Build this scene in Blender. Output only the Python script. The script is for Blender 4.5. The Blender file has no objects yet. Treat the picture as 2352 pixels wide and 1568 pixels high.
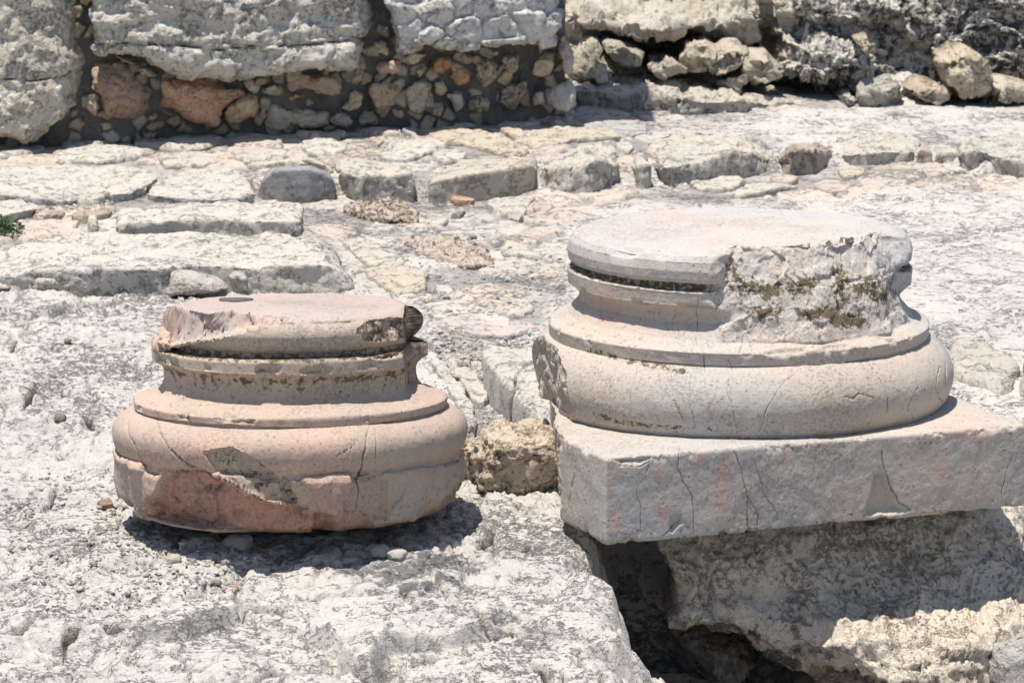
import bpy, math
import numpy as np
from mathutils import Vector

# ------------------------------------------------------------------ camera, world, sun, exposure
scene = bpy.context.scene
COL = scene.collection
CAM_H = 1.9
PITCH = math.radians(12.0)
FPX = 3500.0 / 1024.0 * 2352.0          # focal length in pixels of a 2352 px wide picture
cam_data = bpy.data.cameras.new("camera")
cam_data.sensor_width = 36.0
cam_data.lens = 36.0 * 3500.0 / 1024.0
cam_data.clip_start = 0.1
cam_data.clip_end = 500.0
cam_data.dof.use_dof = True
cam_data.dof.focus_distance = 7.35
cam_data.dof.aperture_fstop = 16.0
cam = bpy.data.objects.new("camera", cam_data)
cam.location = (0, 0, CAM_H)
cam.rotation_euler = (math.pi / 2 - PITCH, 0, 0)
COL.objects.link(cam)
scene.camera = cam

SUN_TO = Vector((-0.15, -0.075, 0.98)).normalized()
world = bpy.data.worlds.new("World")
scene.world = world
world.use_nodes = True
wn = world.node_tree
for n in list(wn.nodes):
    wn.nodes.remove(n)
wo = wn.nodes.new("ShaderNodeOutputWorld")
wb = wn.nodes.new("ShaderNodeBackground")
ws = wn.nodes.new("ShaderNodeTexSky")
ws.sky_type = 'NISHITA'
ws.sun_disc = False
ws.sun_elevation = math.asin(SUN_TO.z)
ws.sun_rotation = math.atan2(SUN_TO.x, SUN_TO.y)
wb.inputs["Strength"].default_value = 0.095
wn.links.new(ws.outputs[0], wb.inputs["Color"])
wn.links.new(wb.outputs[0], wo.inputs["Surface"])
sun_l = bpy.data.lights.new("sun", 'SUN')
sun_l.energy = 4.6
sun_l.angle = math.radians(0.53)
sun_l.color = (1.0, 0.935, 0.85)
sun = bpy.data.objects.new("sun", sun_l)
sun.rotation_euler = SUN_TO.to_track_quat('Z', 'Y').to_euler()
sun.location = (-3, -3, 10)
COL.objects.link(sun)
scene.view_settings.view_transform = 'Standard'
scene.view_settings.look = 'None'
scene.view_settings.exposure = 0.47
scene.view_settings.gamma = 1.0

# ------------------------------------------------------------------ numeric helpers
rng = np.random.default_rng(7)
PERM = rng.permutation(256).astype(np.int64)
PERM = np.concatenate([PERM, PERM, PERM])
_g = rng.normal(size=(256, 3)); _g /= np.linalg.norm(_g, axis=1)[:, None]
GRAD = _g


def noise(p):
    """gradient noise, p (n,3) -> (n,) about -1..1"""
    p = np.asarray(p, float)
    i = np.floor(p).astype(np.int64)
    f = p - i
    w = f * f * f * (f * (f * 6 - 15) + 10)
    i &= 255
    out = 0.0
    for dx in (0, 1):
        wx = w[:, 0] if dx else 1 - w[:, 0]
        px = PERM[(i[:, 0] + dx) & 255]
        for dy in (0, 1):
            wy = w[:, 1] if dy else 1 - w[:, 1]
            py = PERM[px + ((i[:, 1] + dy) & 255)]
            for dz in (0, 1):
                wz = w[:, 2] if dz else 1 - w[:, 2]
                g = GRAD[PERM[py + ((i[:, 2] + dz) & 255)] & 255]
                d = g[:, 0] * (f[:, 0] - dx) + g[:, 1] * (f[:, 1] - dy) + g[:, 2] * (f[:, 2] - dz)
                out = out + wx * wy * wz * d
    return out * 1.6


def fbm(p, scale, octv=4, gain=0.5, seed=0.0, ridged=False):
    p = np.asarray(p, float) * scale + seed * 17.31
    a, s, tot = 1.0, 0.0, 0.0
    for o in range(octv):
        n = noise(p)
        if ridged:
            n = 1 - 2 * np.abs(n)
        s = s + a * n
        tot += a
        a *= gain
        p = p * 2.03 + 5.7
    return s / tot


def hash2(ix, iy, k):
    h = PERM[(PERM[(ix & 255)] + iy) & 255]
    return PERM[(h + k * 37) & 255] / 255.0


def voronoi2(x, y, seed=0):
    """returns F1, F2, cell random a, cell random b, dx, dy to the cell point"""
    ix = np.floor(x).astype(np.int64); iy = np.floor(y).astype(np.int64)
    f1 = np.full(x.shape, 9.0); f2 = np.full(x.shape, 9.0)
    ra = np.zeros(x.shape); rb = np.zeros(x.shape); vx = np.zeros(x.shape); vy = np.zeros(x.shape)
    for a in (-1, 0, 1):
        for b in (-1, 0, 1):
            cx = ix + a; cy = iy + b
            qx = cx + 0.1 + 0.8 * hash2(cx, cy, seed + 1); qy = cy + 0.1 + 0.8 * hash2(cx, cy, seed + 2)
            d = np.hypot(x - qx, y - qy)
            near = d < f1
            f2 = np.where(near, f1, np.minimum(f2, d))
            ra = np.where(near, hash2(cx, cy, seed + 3), ra)
            rb = np.where(near, hash2(cx, cy, seed + 4), rb)
            vx = np.where(near, x - qx, vx); vy = np.where(near, y - qy, vy)
            f1 = np.where(near, d, f1)
    return f1, f2, ra, rb, vx, vy


def sstep(a, b, x):
    t = np.clip((x - a) / (b - a), 0, 1)
    return t * t * (3 - 2 * t)


cp, sp = math.cos(PITCH), math.sin(PITCH)


def ray(px, py):
    dx = (np.asarray(px, float) - 1176.0) / FPX
    dz = -(np.asarray(py, float) - 784.0) / FPX
    return dx, cp + dz * sp, -sp + dz * cp


def at_z(px, py, z):
    x, y, zz = ray(px, py)
    t = (z - CAM_H) / zz
    return np.stack([x * t, y * t, np.zeros_like(x * t) + z], -1)


def at_y(px, py, y0):
    x, y, zz = ray(px, py)
    t = y0 / y
    return np.stack([x * t, y * t, CAM_H + zz * t], -1)


def at_wall(px, py, fn):
    """meet the slanted vertical plane y = a + b x"""
    a, b = fn
    x, y, zz = ray(px, py)
    t = a / (y - b * x)
    return np.stack([x * t, y * t, CAM_H + zz * t], -1)


def proj(P):
    v = P - np.array([0, 0, CAM_H])
    zc = v[..., 1] * cp - v[..., 2] * sp
    up = v[..., 1] * sp + v[..., 2] * cp
    zc = np.maximum(zc, 0.05)
    return 1176 + FPX * v[..., 0] / zc, 784 - FPX * up / zc


REG = {0: (0, 0, 1.0), 1: (0, 0, .3418), 2: (775.2, 0, .3418), 3: (1548.1, 0, .3418), 4: (0, 516.8, .3418),
       5: (775.2, 516.8, .3418), 6: (1548.1, 516.8, .3418), 7: (0, 1033.6, .5005), 8: (1174.8, 1033.6, .5005),
       9: (229.7, 620.2, .42475)}


def R(reg, pts):
    ox, oy, k = REG[reg]
    return np.array([(ox + x * k, oy + y * k) for x, y in pts], float)


def sd_poly(px, py, poly):
    """signed distance (negative inside)"""
    d = np.full(px.shape, 1e9)
    inside = np.zeros(px.shape, bool)
    n = len(poly)
    for i in range(n):
        ax, ay = poly[i]; bx, by = poly[(i + 1) % n]
        ex, ey = bx - ax, by - ay
        t = np.clip(((px - ax) * ex + (py - ay) * ey) / (ex * ex + ey * ey + 1e-9), 0, 1)
        d = np.minimum(d, np.hypot(px - ax - t * ex, py - ay - t * ey))
        if ay != by:
            c = ((ay > py) != (by > py)) & (px < ex * (py - ay) / ey + ax)
            inside ^= c
    return np.where(inside, -d, d)


def d_line(px, py, pts):
    d = np.full(px.shape, 1e9)
    for i in range(len(pts) - 1):
        ax, ay = pts[i]; bx, by = pts[i + 1]
        ex, ey = bx - ax, by - ay
        t = np.clip(((px - ax) * ex + (py - ay) * ey) / (ex * ex + ey * ey + 1e-9), 0, 1)
        d = np.minimum(d, np.hypot(px - ax - t * ex, py - ay - t * ey))
    return d


def resample(pts, n, closed=False, smooth=True):
    pts = np.asarray(pts, float)
    if closed:
        if smooth:
            for _ in range(1):
                nx = np.roll(pts, -1, 0)
                pts = np.stack([pts * .82 + nx * .18, pts * .18 + nx * .82], 1).reshape(-1, pts.shape[1])
        pts = np.vstack([pts, pts[:1]])
    s = np.concatenate([[0], np.cumsum(np.linalg.norm(np.diff(pts, axis=0), axis=1))])
    t = np.linspace(0, s[-1], n + 1)[:-1] if closed else np.linspace(0, s[-1], n)
    return np.stack([np.interp(t, s, pts[:, k]) for k in range(pts.shape[1])], -1)


# ------------------------------------------------------------------ mesh helpers
def make_mesh(name, V, quads, tris=None, tint=(1, 1, 1), msk=None, mat=None, smooth=True):
    me = bpy.data.meshes.new(name)
    V = np.ascontiguousarray(V, dtype=np.float32)
    quads = np.asarray(quads, dtype=np.int32).reshape(-1, 4)
    tris = np.zeros((0, 3), np.int32) if tris is None else np.asarray(tris, dtype=np.int32).reshape(-1, 3)
    me.vertices.add(len(V)); me.vertices.foreach_set("co", V.ravel())
    loops = np.concatenate([quads.ravel(), tris.ravel()]).astype(np.int32)
    me.loops.add(len(loops)); me.loops.foreach_set("vertex_index", loops)
    tot = np.concatenate([np.full(len(quads), 4), np.full(len(tris), 3)]).astype(np.int32)
    st = np.concatenate([[0], np.cumsum(tot)[:-1]]).astype(np.int32)
    me.polygons.add(len(tot)); me.polygons.foreach_set("loop_start", st); me.polygons.foreach_set("loop_total", tot)
    me.polygons.foreach_set("use_smooth", np.full(len(tot), smooth, dtype=bool))
    me.update(calc_edges=True)
    me.validate()
    n = len(me.vertices)
    a = me.color_attributes.new("tint", 'FLOAT_COLOR', 'POINT')
    T = np.ones((n, 4), np.float32); T[:, :3] = np.asarray(tint, np.float32)
    a.data.foreach_set("color", T.ravel())
    b = me.color_attributes.new("msk", 'FLOAT_COLOR', 'POINT')
    M = np.zeros((n, 4), np.float32)
    if msk is not None:
        M[:] = msk
    b.data.foreach_set("color", M.ravel())
    if mat:
        me.materials.append(mat)
    return me


def link(name, me, loc=(0, 0, 0), parent=None, label=None, cat=None, group=None, kind=None):
    o = bpy.data.objects.new(name, me)
    COL.objects.link(o)
    if parent is not None:
        o.parent = parent
    else:
        o.location = loc
    if label: o["label"] = label
    if cat: o["category"] = cat
    if group: o["group"] = group
    if kind: o["kind"] = kind
    return o


def grid_quads(nu, nv, wrap=False):
    i = np.arange(nu if wrap else nu - 1)[:, None]; j = np.arange(nv - 1)[None, :]
    i2 = (i + 1) % nu
    a = i * nv + j; b = i2 * nv + j
    return np.stack([a, b, b + 1, a + 1], -1).reshape(-1, 4)


def grid_normals(P, wrap=False):
    if wrap:
        du = np.roll(P, -1, 0) - np.roll(P, 1, 0)
    else:
        du = np.gradient(P, axis=0)
    dv = np.gradient(P, axis=1)
    n = np.cross(du, dv)
    l = np.linalg.norm(n, axis=-1, keepdims=True)
    return n / np.maximum(l, 1e-12)


def rough(P, amp, scale, seed=0, kind='rock'):
    """displacement field used on broken stone"""
    q = P.reshape(-1, 3)
    warp = np.stack([fbm(q, scale * .7, 2, seed=seed + 3), fbm(q, scale * .7, 2, seed=seed + 4), fbm(q, scale * .7, 2, seed=seed + 5)], -1)
    q2 = q + warp * .35 / scale
    if kind == 'rock':
        a = fbm(q2, scale, 5, .55, seed)
        b = fbm(q2, scale * 2.6, 4, .5, seed + 1, ridged=True)
        # flaky ledges
        t = a * 4.0
        fr = t - np.floor(t)
        led = (np.floor(t) + sstep(.72, 1, fr)) / 4.0
        d = .45 * a + .55 * led - .22 * np.maximum(0, b - .25)
    else:
        d = fbm(q2, scale, 4, .5, seed)
    return (d * amp).reshape(P.shape[:-1])


def facets2(u, v, s, amp, sd):
    """fracture facets: tilted cells in the (u, v) plane of a surface"""
    sh = u.shape
    f1, f2, ra, rb, vx, vy = voronoi2(u.ravel() * s, v.ravel() * s, sd)
    return (((ra - .5) * .6 + vx * (rb - .5) * 2.2 - vy * (ra - .5) * 2.2) * amp).reshape(sh)


def origin_of(P):
    q = P.reshape(-1, 3)
    return np.array([(q[:, 0].min() + q[:, 0].max()) / 2, (q[:, 1].min() + q[:, 1].max()) / 2, q[:, 2].min()])


# ------------------------------------------------------------------ materials
def nd(nt, t, **kw):
    n = nt.nodes.new(t)
    for k, v in kw.items():
        setattr(n, k, v)
    return n


def math_n(nt, op, a, b=None, clamp=False):
    m = nd(nt, "ShaderNodeMath", operation=op, use_clamp=clamp)
    for i, v in enumerate((a, b)):
        if v is None: continue
        if isinstance(v, (int, float)): m.inputs[i].default_value = v
        else: nt.links.new(v, m.inputs[i])
    return m.outputs[0]


def mixc(nt, fac, a, b, mode='MIX'):
    m = nd(nt, "ShaderNodeMix", data_type='RGBA', blend_type=mode)
    for s, v in ((m.inputs["Factor"], fac), (m.inputs["A"], a), (m.inputs["B"], b)):
        if isinstance(v, (int, float)): s.default_value = v
        elif isinstance(v, tuple): s.default_value = (*v, 1)
        else: nt.links.new(v, s)
    return m.outputs["Result"]


def ramp(nt, v, a, b, lo=0.0, hi=1.0):
    m = nd(nt, "ShaderNodeMapRange", interpolation_type='SMOOTHSTEP')
    nt.links.new(v, m.inputs["Value"])
    m.inputs["From Min"].default_value = a; m.inputs["From Max"].default_value = b
    m.inputs["To Min"].default_value = lo; m.inputs["To Max"].default_value = hi
    return m.outputs[0]


def tex_noise(nt, vec, scale, detail=6, rough_=.6, dist=0.0, w=0.0):
    n = nd(nt, "ShaderNodeTexNoise", noise_dimensions='4D')
    nt.links.new(vec, n.inputs["Vector"])
    n.inputs["W"].default_value = w
    n.inputs["Scale"].default_value = scale; n.inputs["Detail"].default_value = detail
    n.inputs["Roughness"].default_value = rough_; n.inputs["Distortion"].default_value = dist
    return n.outputs["Fac"]


def stone_mat(name, A, B, C, speck=(0.10, 0.085, 0.06), speck_amt=.5, big=2.2, mid=14.0, fine=120.0,
              bump=.5, bdist=.004, pits=.6, pit_scale=95.0, veins=0.0, pink=(0.55, 0.35, 0.29), stretch=(1, 1, 1), net=0.0, net_s=6.0, fleck=0.0, fleck_s=42.0, pst=1.0, lam=1.0):
    m = bpy.data.materials.new(name)
    m.use_nodes = True
    nt = m.node_tree
    for n in list(nt.nodes): nt.nodes.remove(n)
    out = nd(nt, "ShaderNodeOutputMaterial"); bs = nd(nt, "ShaderNodeBsdfPrincipled")
    nt.links.new(bs.outputs[0], out.inputs[0])
    tc = nd(nt, "ShaderNodeTexCoord")
    mp = nd(nt, "ShaderNodeMapping"); mp.inputs["Scale"].default_value = stretch
    nt.links.new(tc.outputs["Object"], mp.inputs["Vector"])
    v = mp.outputs[0]
    n1 = tex_noise(nt, v, big, 8, .62, .1, 1.0)
    n2 = tex_noise(nt, v, mid, 8, .70, .05, 2.0)
    n3 = tex_noise(nt, v, fine, 4, .7, 0, 3.0)
    mp2 = nd(nt, 'ShaderNodeMapping'); mp2.inputs['Scale'].default_value = (1, 1, pst); nt.links.new(tc.outputs['Object'], mp2.inputs['Vector'])
    n4 = tex_noise(nt, mp2.outputs[0], big * 2.7, 6, .7, 1.2 * pst, 4.0)
    col = mixc(nt, ramp(nt, n1, .38, .62), A, B)
    col = mixc(nt, ramp(nt, n2, .50, .72, 0, .85), col, C)
    tint = nd(nt, "ShaderNodeAttribute", attribute_name="tint")
    msk = nd(nt, "ShaderNodeAttribute", attribute_name="msk")
    sep = nd(nt, "ShaderNodeSeparateColor")
    nt.links.new(msk.outputs["Color"], sep.inputs[0])
    # pink marble tone
    pk = math_n(nt, 'ADD', sep.outputs[2], math_n(nt, 'MULTIPLY', math_n(nt, 'SUBTRACT', n4, .52), 1.6))
    col = mixc(nt, math_n(nt, 'MULTIPLY', ramp(nt, pk, .25, .8), .8), col, pink)
    col = mixc(nt, 1.0, col, tint.outputs["Color"], 'MULTIPLY')
    g = ramp(nt, n3, .25, .75, .86, 1.10)
    gc = nd(nt, "ShaderNodeCombineColor")
    for i in range(3): nt.links.new(g, gc.inputs[i])
    col = mixc(nt, 1.0, col, gc.outputs[0], 'MULTIPLY')
    # pits
    vo = nd(nt, "ShaderNodeTexVoronoi", feature='F1'); nt.links.new(v, vo.inputs["Vector"])
    vo.inputs["Scale"].default_value = pit_scale
    pm = math_n(nt, 'MULTIPLY', ramp(nt, vo.outputs["Distance"], .16, .34, 1, 0), ramp(nt, n2, .46, .60))
    col = mixc(nt, math_n(nt, 'MULTIPLY', pm, pits), col, speck)
    # dark lichen / grime and some painted shade, driven by mask and broken by noise
    n5 = tex_noise(nt, v, mid * 2.6, 7, .75, .1, 5.0)
    lf = math_n(nt, 'ADD', sep.outputs[0], math_n(nt, 'MULTIPLY', math_n(nt, 'SUBTRACT', n5, .5), 3.0))
    lf = math_n(nt, 'MULTIPLY', ramp(nt, lf, .42, .78), ramp(nt, sep.outputs[0], .02, .3))
    col = mixc(nt, math_n(nt, 'MULTIPLY', lf, speck_amt), col, speck)
    # brown moss
    n6 = tex_noise(nt, v, mid * 5, 6, .7, .3, 6.0)
    bf = math_n(nt, 'ADD', msk.outputs["Alpha"], math_n(nt, 'MULTIPLY', math_n(nt, 'SUBTRACT', n6, .5), 3.2))
    bf = math_n(nt, 'MULTIPLY', ramp(nt, bf, .45, .72), ramp(nt, msk.outputs["Alpha"], .02, .25))
    col = mixc(nt, math_n(nt, 'MULTIPLY', bf, .9), col, (0.085, 0.058, 0.024))
    # cracks
    col = mixc(nt, math_n(nt, 'MULTIPLY', ramp(nt, sep.outputs[1], .25, .8), .85), col, (0.10, 0.075, 0.05))
    if veins:
        wv = nd(nt, "ShaderNodeTexVoronoi", feature='DISTANCE_TO_EDGE')
        mm = nd(nt, "ShaderNodeVectorMath", operation='ADD')
        nn = nd(nt, "ShaderNodeTexNoise"); nt.links.new(v, nn.inputs["Vector"]); nn.inputs["Scale"].default_value = 7
        sc = nd(nt, "ShaderNodeVectorMath", operation='SCALE'); nt.links.new(nn.outputs["Color"], sc.inputs[0]); sc.inputs["Scale"].default_value = .16
        nt.links.new(v, mm.inputs[0]); nt.links.new(sc.outputs[0], mm.inputs[1])
        nt.links.new(mm.outputs[0], wv.inputs["Vector"]); wv.inputs["Scale"].default_value = 7.5
        vf = math_n(nt, 'MULTIPLY', ramp(nt, wv.outputs["Distance"], .004, .016, 1, 0), ramp(nt, n1, .44, .56))
        col = mixc(nt, math_n(nt, 'MULTIPLY', vf, veins), col, (0.17, 0.12, 0.08))
    netf = None; fleckf = None
    if net:
        nn = nd(nt, "ShaderNodeTexNoise"); nt.links.new(v, nn.inputs["Vector"]); nn.inputs["Scale"].default_value = net_s * .9; nn.inputs["Detail"].default_value = 7; nn.inputs["Roughness"].default_value = .68
        sc = nd(nt, "ShaderNodeVectorMath", operation='SCALE'); nt.links.new(nn.outputs["Color"], sc.inputs[0]); sc.inputs["Scale"].default_value = 1.5 / net_s
        mm = nd(nt, "ShaderNodeVectorMath", operation='ADD'); nt.links.new(v, mm.inputs[0]); nt.links.new(sc.outputs[0], mm.inputs[1])
        tot = None
        for k_, wd, ml, mh, src in ((1.0, .022, .46, .56, n4), (2.9, .040, .50, .60, n2)):
            wv = nd(nt, "ShaderNodeTexVoronoi", feature='DISTANCE_TO_EDGE'); nt.links.new(mm.outputs[0], wv.inputs["Vector"]); wv.inputs["Scale"].default_value = net_s * k_
            f_ = math_n(nt, 'MULTIPLY', ramp(nt, wv.outputs["Distance"], wd * .2, wd, 1, 0), ramp(nt, src, ml, mh))
            tot = f_ if tot is None else math_n(nt, 'MAXIMUM', tot, f_)
        netf = tot
        col = mixc(nt, math_n(nt, 'MULTIPLY', tot, net), col, speck)
    if fleck:
        mp3 = nd(nt, 'ShaderNodeMapping'); mp3.inputs['Scale'].default_value = (lam, 1, 1); nt.links.new(tc.outputs['Object'], mp3.inputs['Vector'])
        nf = tex_noise(nt, mp3.outputs[0], fleck_s, 5, .70, .1, 9.0)
        nm = tex_noise(nt, v, 3.2, 4, .6, 0, 11.0)
        ff = math_n(nt, 'ADD', nf, math_n(nt, 'MULTIPLY', math_n(nt, 'SUBTRACT', nm, .5), .65))
        ff = ramp(nt, ff, .565, .66)
        fleckf = ff
        col = mixc(nt, math_n(nt, 'MULTIPLY', ff, fleck), col, tuple(.5 * x_ + .5 * y_ for x_, y_ in zip(C, speck)))
    nt.links.new(col, bs.inputs["Base Color"])
    bs.inputs["Roughness"].default_value = .82
    bs.inputs["Specular IOR Level"].default_value = .25
    h = math_n(nt, 'ADD', math_n(nt, 'MULTIPLY', n2, .9), math_n(nt, 'MULTIPLY', n3, .35))
    h = math_n(nt, 'ADD', h, math_n(nt, 'MULTIPLY', n5, .45))
    h = math_n(nt, 'SUBTRACT', h, math_n(nt, 'MULTIPLY', pm, .5 * pits))
    if netf is not None:
        h = math_n(nt, 'SUBTRACT', h, math_n(nt, 'MULTIPLY', netf, .7))
    if fleckf is not None:
        h = math_n(nt, 'SUBTRACT', h, math_n(nt, 'MULTIPLY', fleckf, .6))
    bp = nd(nt, "ShaderNodeBump")
    bp.inputs["Strength"].default_value = bump; bp.inputs["Distance"].default_value = bdist
    nt.links.new(h, bp.inputs["Height"]); nt.links.new(bp.outputs[0], bs.inputs["Normal"])
    return m


M_GROUND = stone_mat("bedrock", (0.54, 0.508, 0.472), (0.50, 0.474, 0.446), (0.43, 0.405, 0.38), speck=(0.10, 0.098, 0.10), speck_amt=.85,
                     big=1.7, mid=11, fine=140, bump=1.0, bdist=.014, pits=.25, pit_scale=60, pink=(0.49, 0.42, 0.36), net=.14, net_s=4.5, fleck=.34, fleck_s=80, lam=.5)
M_PAVE = stone_mat("paving_limestone", (0.50, 0.47, 0.425), (0.46, 0.445, 0.425), (0.40, 0.36, 0.315), speck=(0.14, 0.12, 0.10), speck_amt=.7,
                   big=2.4, mid=12, fine=130, bump=.9, bdist=.016, pits=.4, pit_scale=70, pink=(0.50, 0.41, 0.34), net=.10, net_s=5, fleck=.34, fleck_s=60, lam=.5)
M_BASE = stone_mat("pale_marble_limestone", (0.46, 0.40, 0.34), (0.415, 0.40, 0.385), (0.44, 0.35, 0.285), speck_amt=.8,
                   big=2.6, mid=15, fine=150, bump=.5, bdist=.006, pits=.5, pit_scale=85, veins=.15, fleck=.45, fleck_s=150, pst=.3, pink=(0.50, 0.345, 0.295))
M_PINK = stone_mat("pink_marble_limestone", (0.43, 0.355, 0.29), (0.42, 0.315, 0.26), (0.355, 0.335, 0.285), speck_amt=.8,
                   big=2.2, mid=13, fine=150, bump=.5, bdist=.006, pits=.5, pit_scale=80, veins=.12, fleck=.45, fleck_s=150, pink=(0.53, 0.36, 0.29))
M_ROCK = stone_mat("weathered_block_limestone", (0.53, 0.50, 0.445), (0.50, 0.485, 0.455), (0.43, 0.39, 0.325), speck=(0.085, 0.08, 0.075), speck_amt=.85,
                   big=2.5, mid=10, fine=90, bump=1.0, bdist=.03, pits=.4, pit_scale=50, net=.12, net_s=5.5, fleck=.22, fleck_s=85)
M_RUBBLE = stone_mat("rubble_stone", (0.50, 0.45, 0.38), (0.46, 0.42, 0.37), (0.34, 0.28, 0.22), speck=(0.06, 0.055, 0.05), speck_amt=.8,
                     big=6, mid=22, fine=120, bump=.8, bdist=.01, pits=.5, pit_scale=60, pink=(0.40, 0.24, 0.16), fleck=.6, fleck_s=60)
M_MORTAR = stone_mat("dark_mortar", (0.10, 0.097, 0.093), (0.15, 0.142, 0.135), (0.075, 0.07, 0.066), speck=(0.04, 0.04, 0.04), speck_amt=.5,
                     big=6, mid=25, fine=120, bump=1.0, bdist=.012, pits=.3, pit_scale=60, pink=(0.12, 0.10, 0.085))
M_LICHEN = stone_mat("lichen_covered_bedrock", (0.48, 0.455, 0.41), (0.40, 0.37, 0.32), (0.26, 0.22, 0.17), speck=(0.05, 0.05, 0.052), speck_amt=.95,
                     big=3, mid=9, fine=60, bump=1.0, bdist=.03, pits=.6, pit_scale=32, pink=(0.34, 0.26, 0.18))

# ------------------------------------------------------------------ layout lines (2352 px picture coordinates)
WALL = (12.35, .30)                                    # face plane of the rubble wall  y = a + b x
KERB_FOOT = [(-400, 470), (0, 470), (250, 470), (548, 470), (576, 458), (775, 456), (975, 456), (1245, 436), (1500, 416), (1775, 396), (1925, 382),
             (2150, 375), (2215, 392), (2352, 408), (2700, 440)]
LEDGE = [(1262, 1020), (1285, 1120), (1300, 1180), (1312, 1250), (1340, 1320), (1352, 1385), (1362, 1450), (1368, 1520), (1374, 1580), (1385, 1750), (1400, 2100)]
kf = at_z(*np.array(KERB_FOOT, float).T, 0.0)
kf[:4, 1] = 10.47
lg = at_z(*np.array(LEDGE, float).T, 0.0)
MORTAR_POLY = [(690, 455), (1300, 440), (1800, 395), (2352, 378), (2352, 430), (2050, 425), (1900, 455), (1420, 470), (1290, 520), (1310, 640), (1250, 740), (1110, 800),
               (1180, 900), (1290, 1040), (1200, 1100), (1090, 960), (1010, 830), (990, 700), (840, 660), (790, 590), (700, 530)]
TERR_PALE = [(1500, 300), (1700, 250), (2500, 200), (2500, 400), (1950, 385), (1520, 410)]


# crevices of the foreground bedrock
CREV = [(7, [(0, 800), (60, 790), (130, 770), (170, 760)]), (7, [(90, 985), (100, 960), (150, 955), (230, 930), (290, 900), (295, 840)]), (7, [(370, 790), (375, 815), (290, 830)]),
        (7, [(860, 1080), (865, 1005), (930, 1000), (985, 985), (990, 945)]), (7, [(800, 690), (860, 710), (940, 690), (945, 625)]), (7, [(980, 720), (1040, 700), (1090, 720), (1120, 705), (1230, 700), (1320, 740)]),
        (7, [(1180, 1055), (1290, 1010), (1370, 1000), (1500, 975), (1540, 960)]), (7, [(1600, 1035), (1690, 1040), (1770, 1062)]), (7, [(80, 215), (130, 235), (180, 255), (220, 230), (265, 180)]),
        (7, [(1330, 740), (1500, 760), (1690, 790), (1700, 830)]), (7, [(2190, 775), (2260, 790), (2352, 770)]), (7, [(420, 805), (500, 830), (650, 830), (720, 800)]), (7, [(2190, 430), (2250, 400), (2270, 350), (2240, 340)]),
        (8, [(240, 1030), (400, 1030), (412, 985), (330, 930), (290, 880)]), (8, [(60, 880), (150, 905), (230, 960), (260, 1020)]), (4, [(0, 700), (60, 725), (110, 752), (80, 800)]), (4, [(780, 560), (900, 592), (1060, 580), (1120, 560)]),
        (4, [(160, 1090), (360, 1100), (500, 1150)]), (4, [(0, 1200), (140, 1200), (250, 1120)]), (4, [(640, 1400), (690, 1380), (660, 1340), (560, 1290)]), (7, [(0, 560), (140, 575), (300, 600)]), (7, [(1840, 640), (1960, 660), (2060, 640)]),
        (7, [(600, 880), (760, 900), (850, 960)]), (7, [(1050, 880), (1200, 860), (1330, 870)]), (7, [(1500, 880), (1620, 900), (1760, 870), (1800, 830)]), (7, [(1900, 930), (2050, 900), (2200, 915)])]


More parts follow.
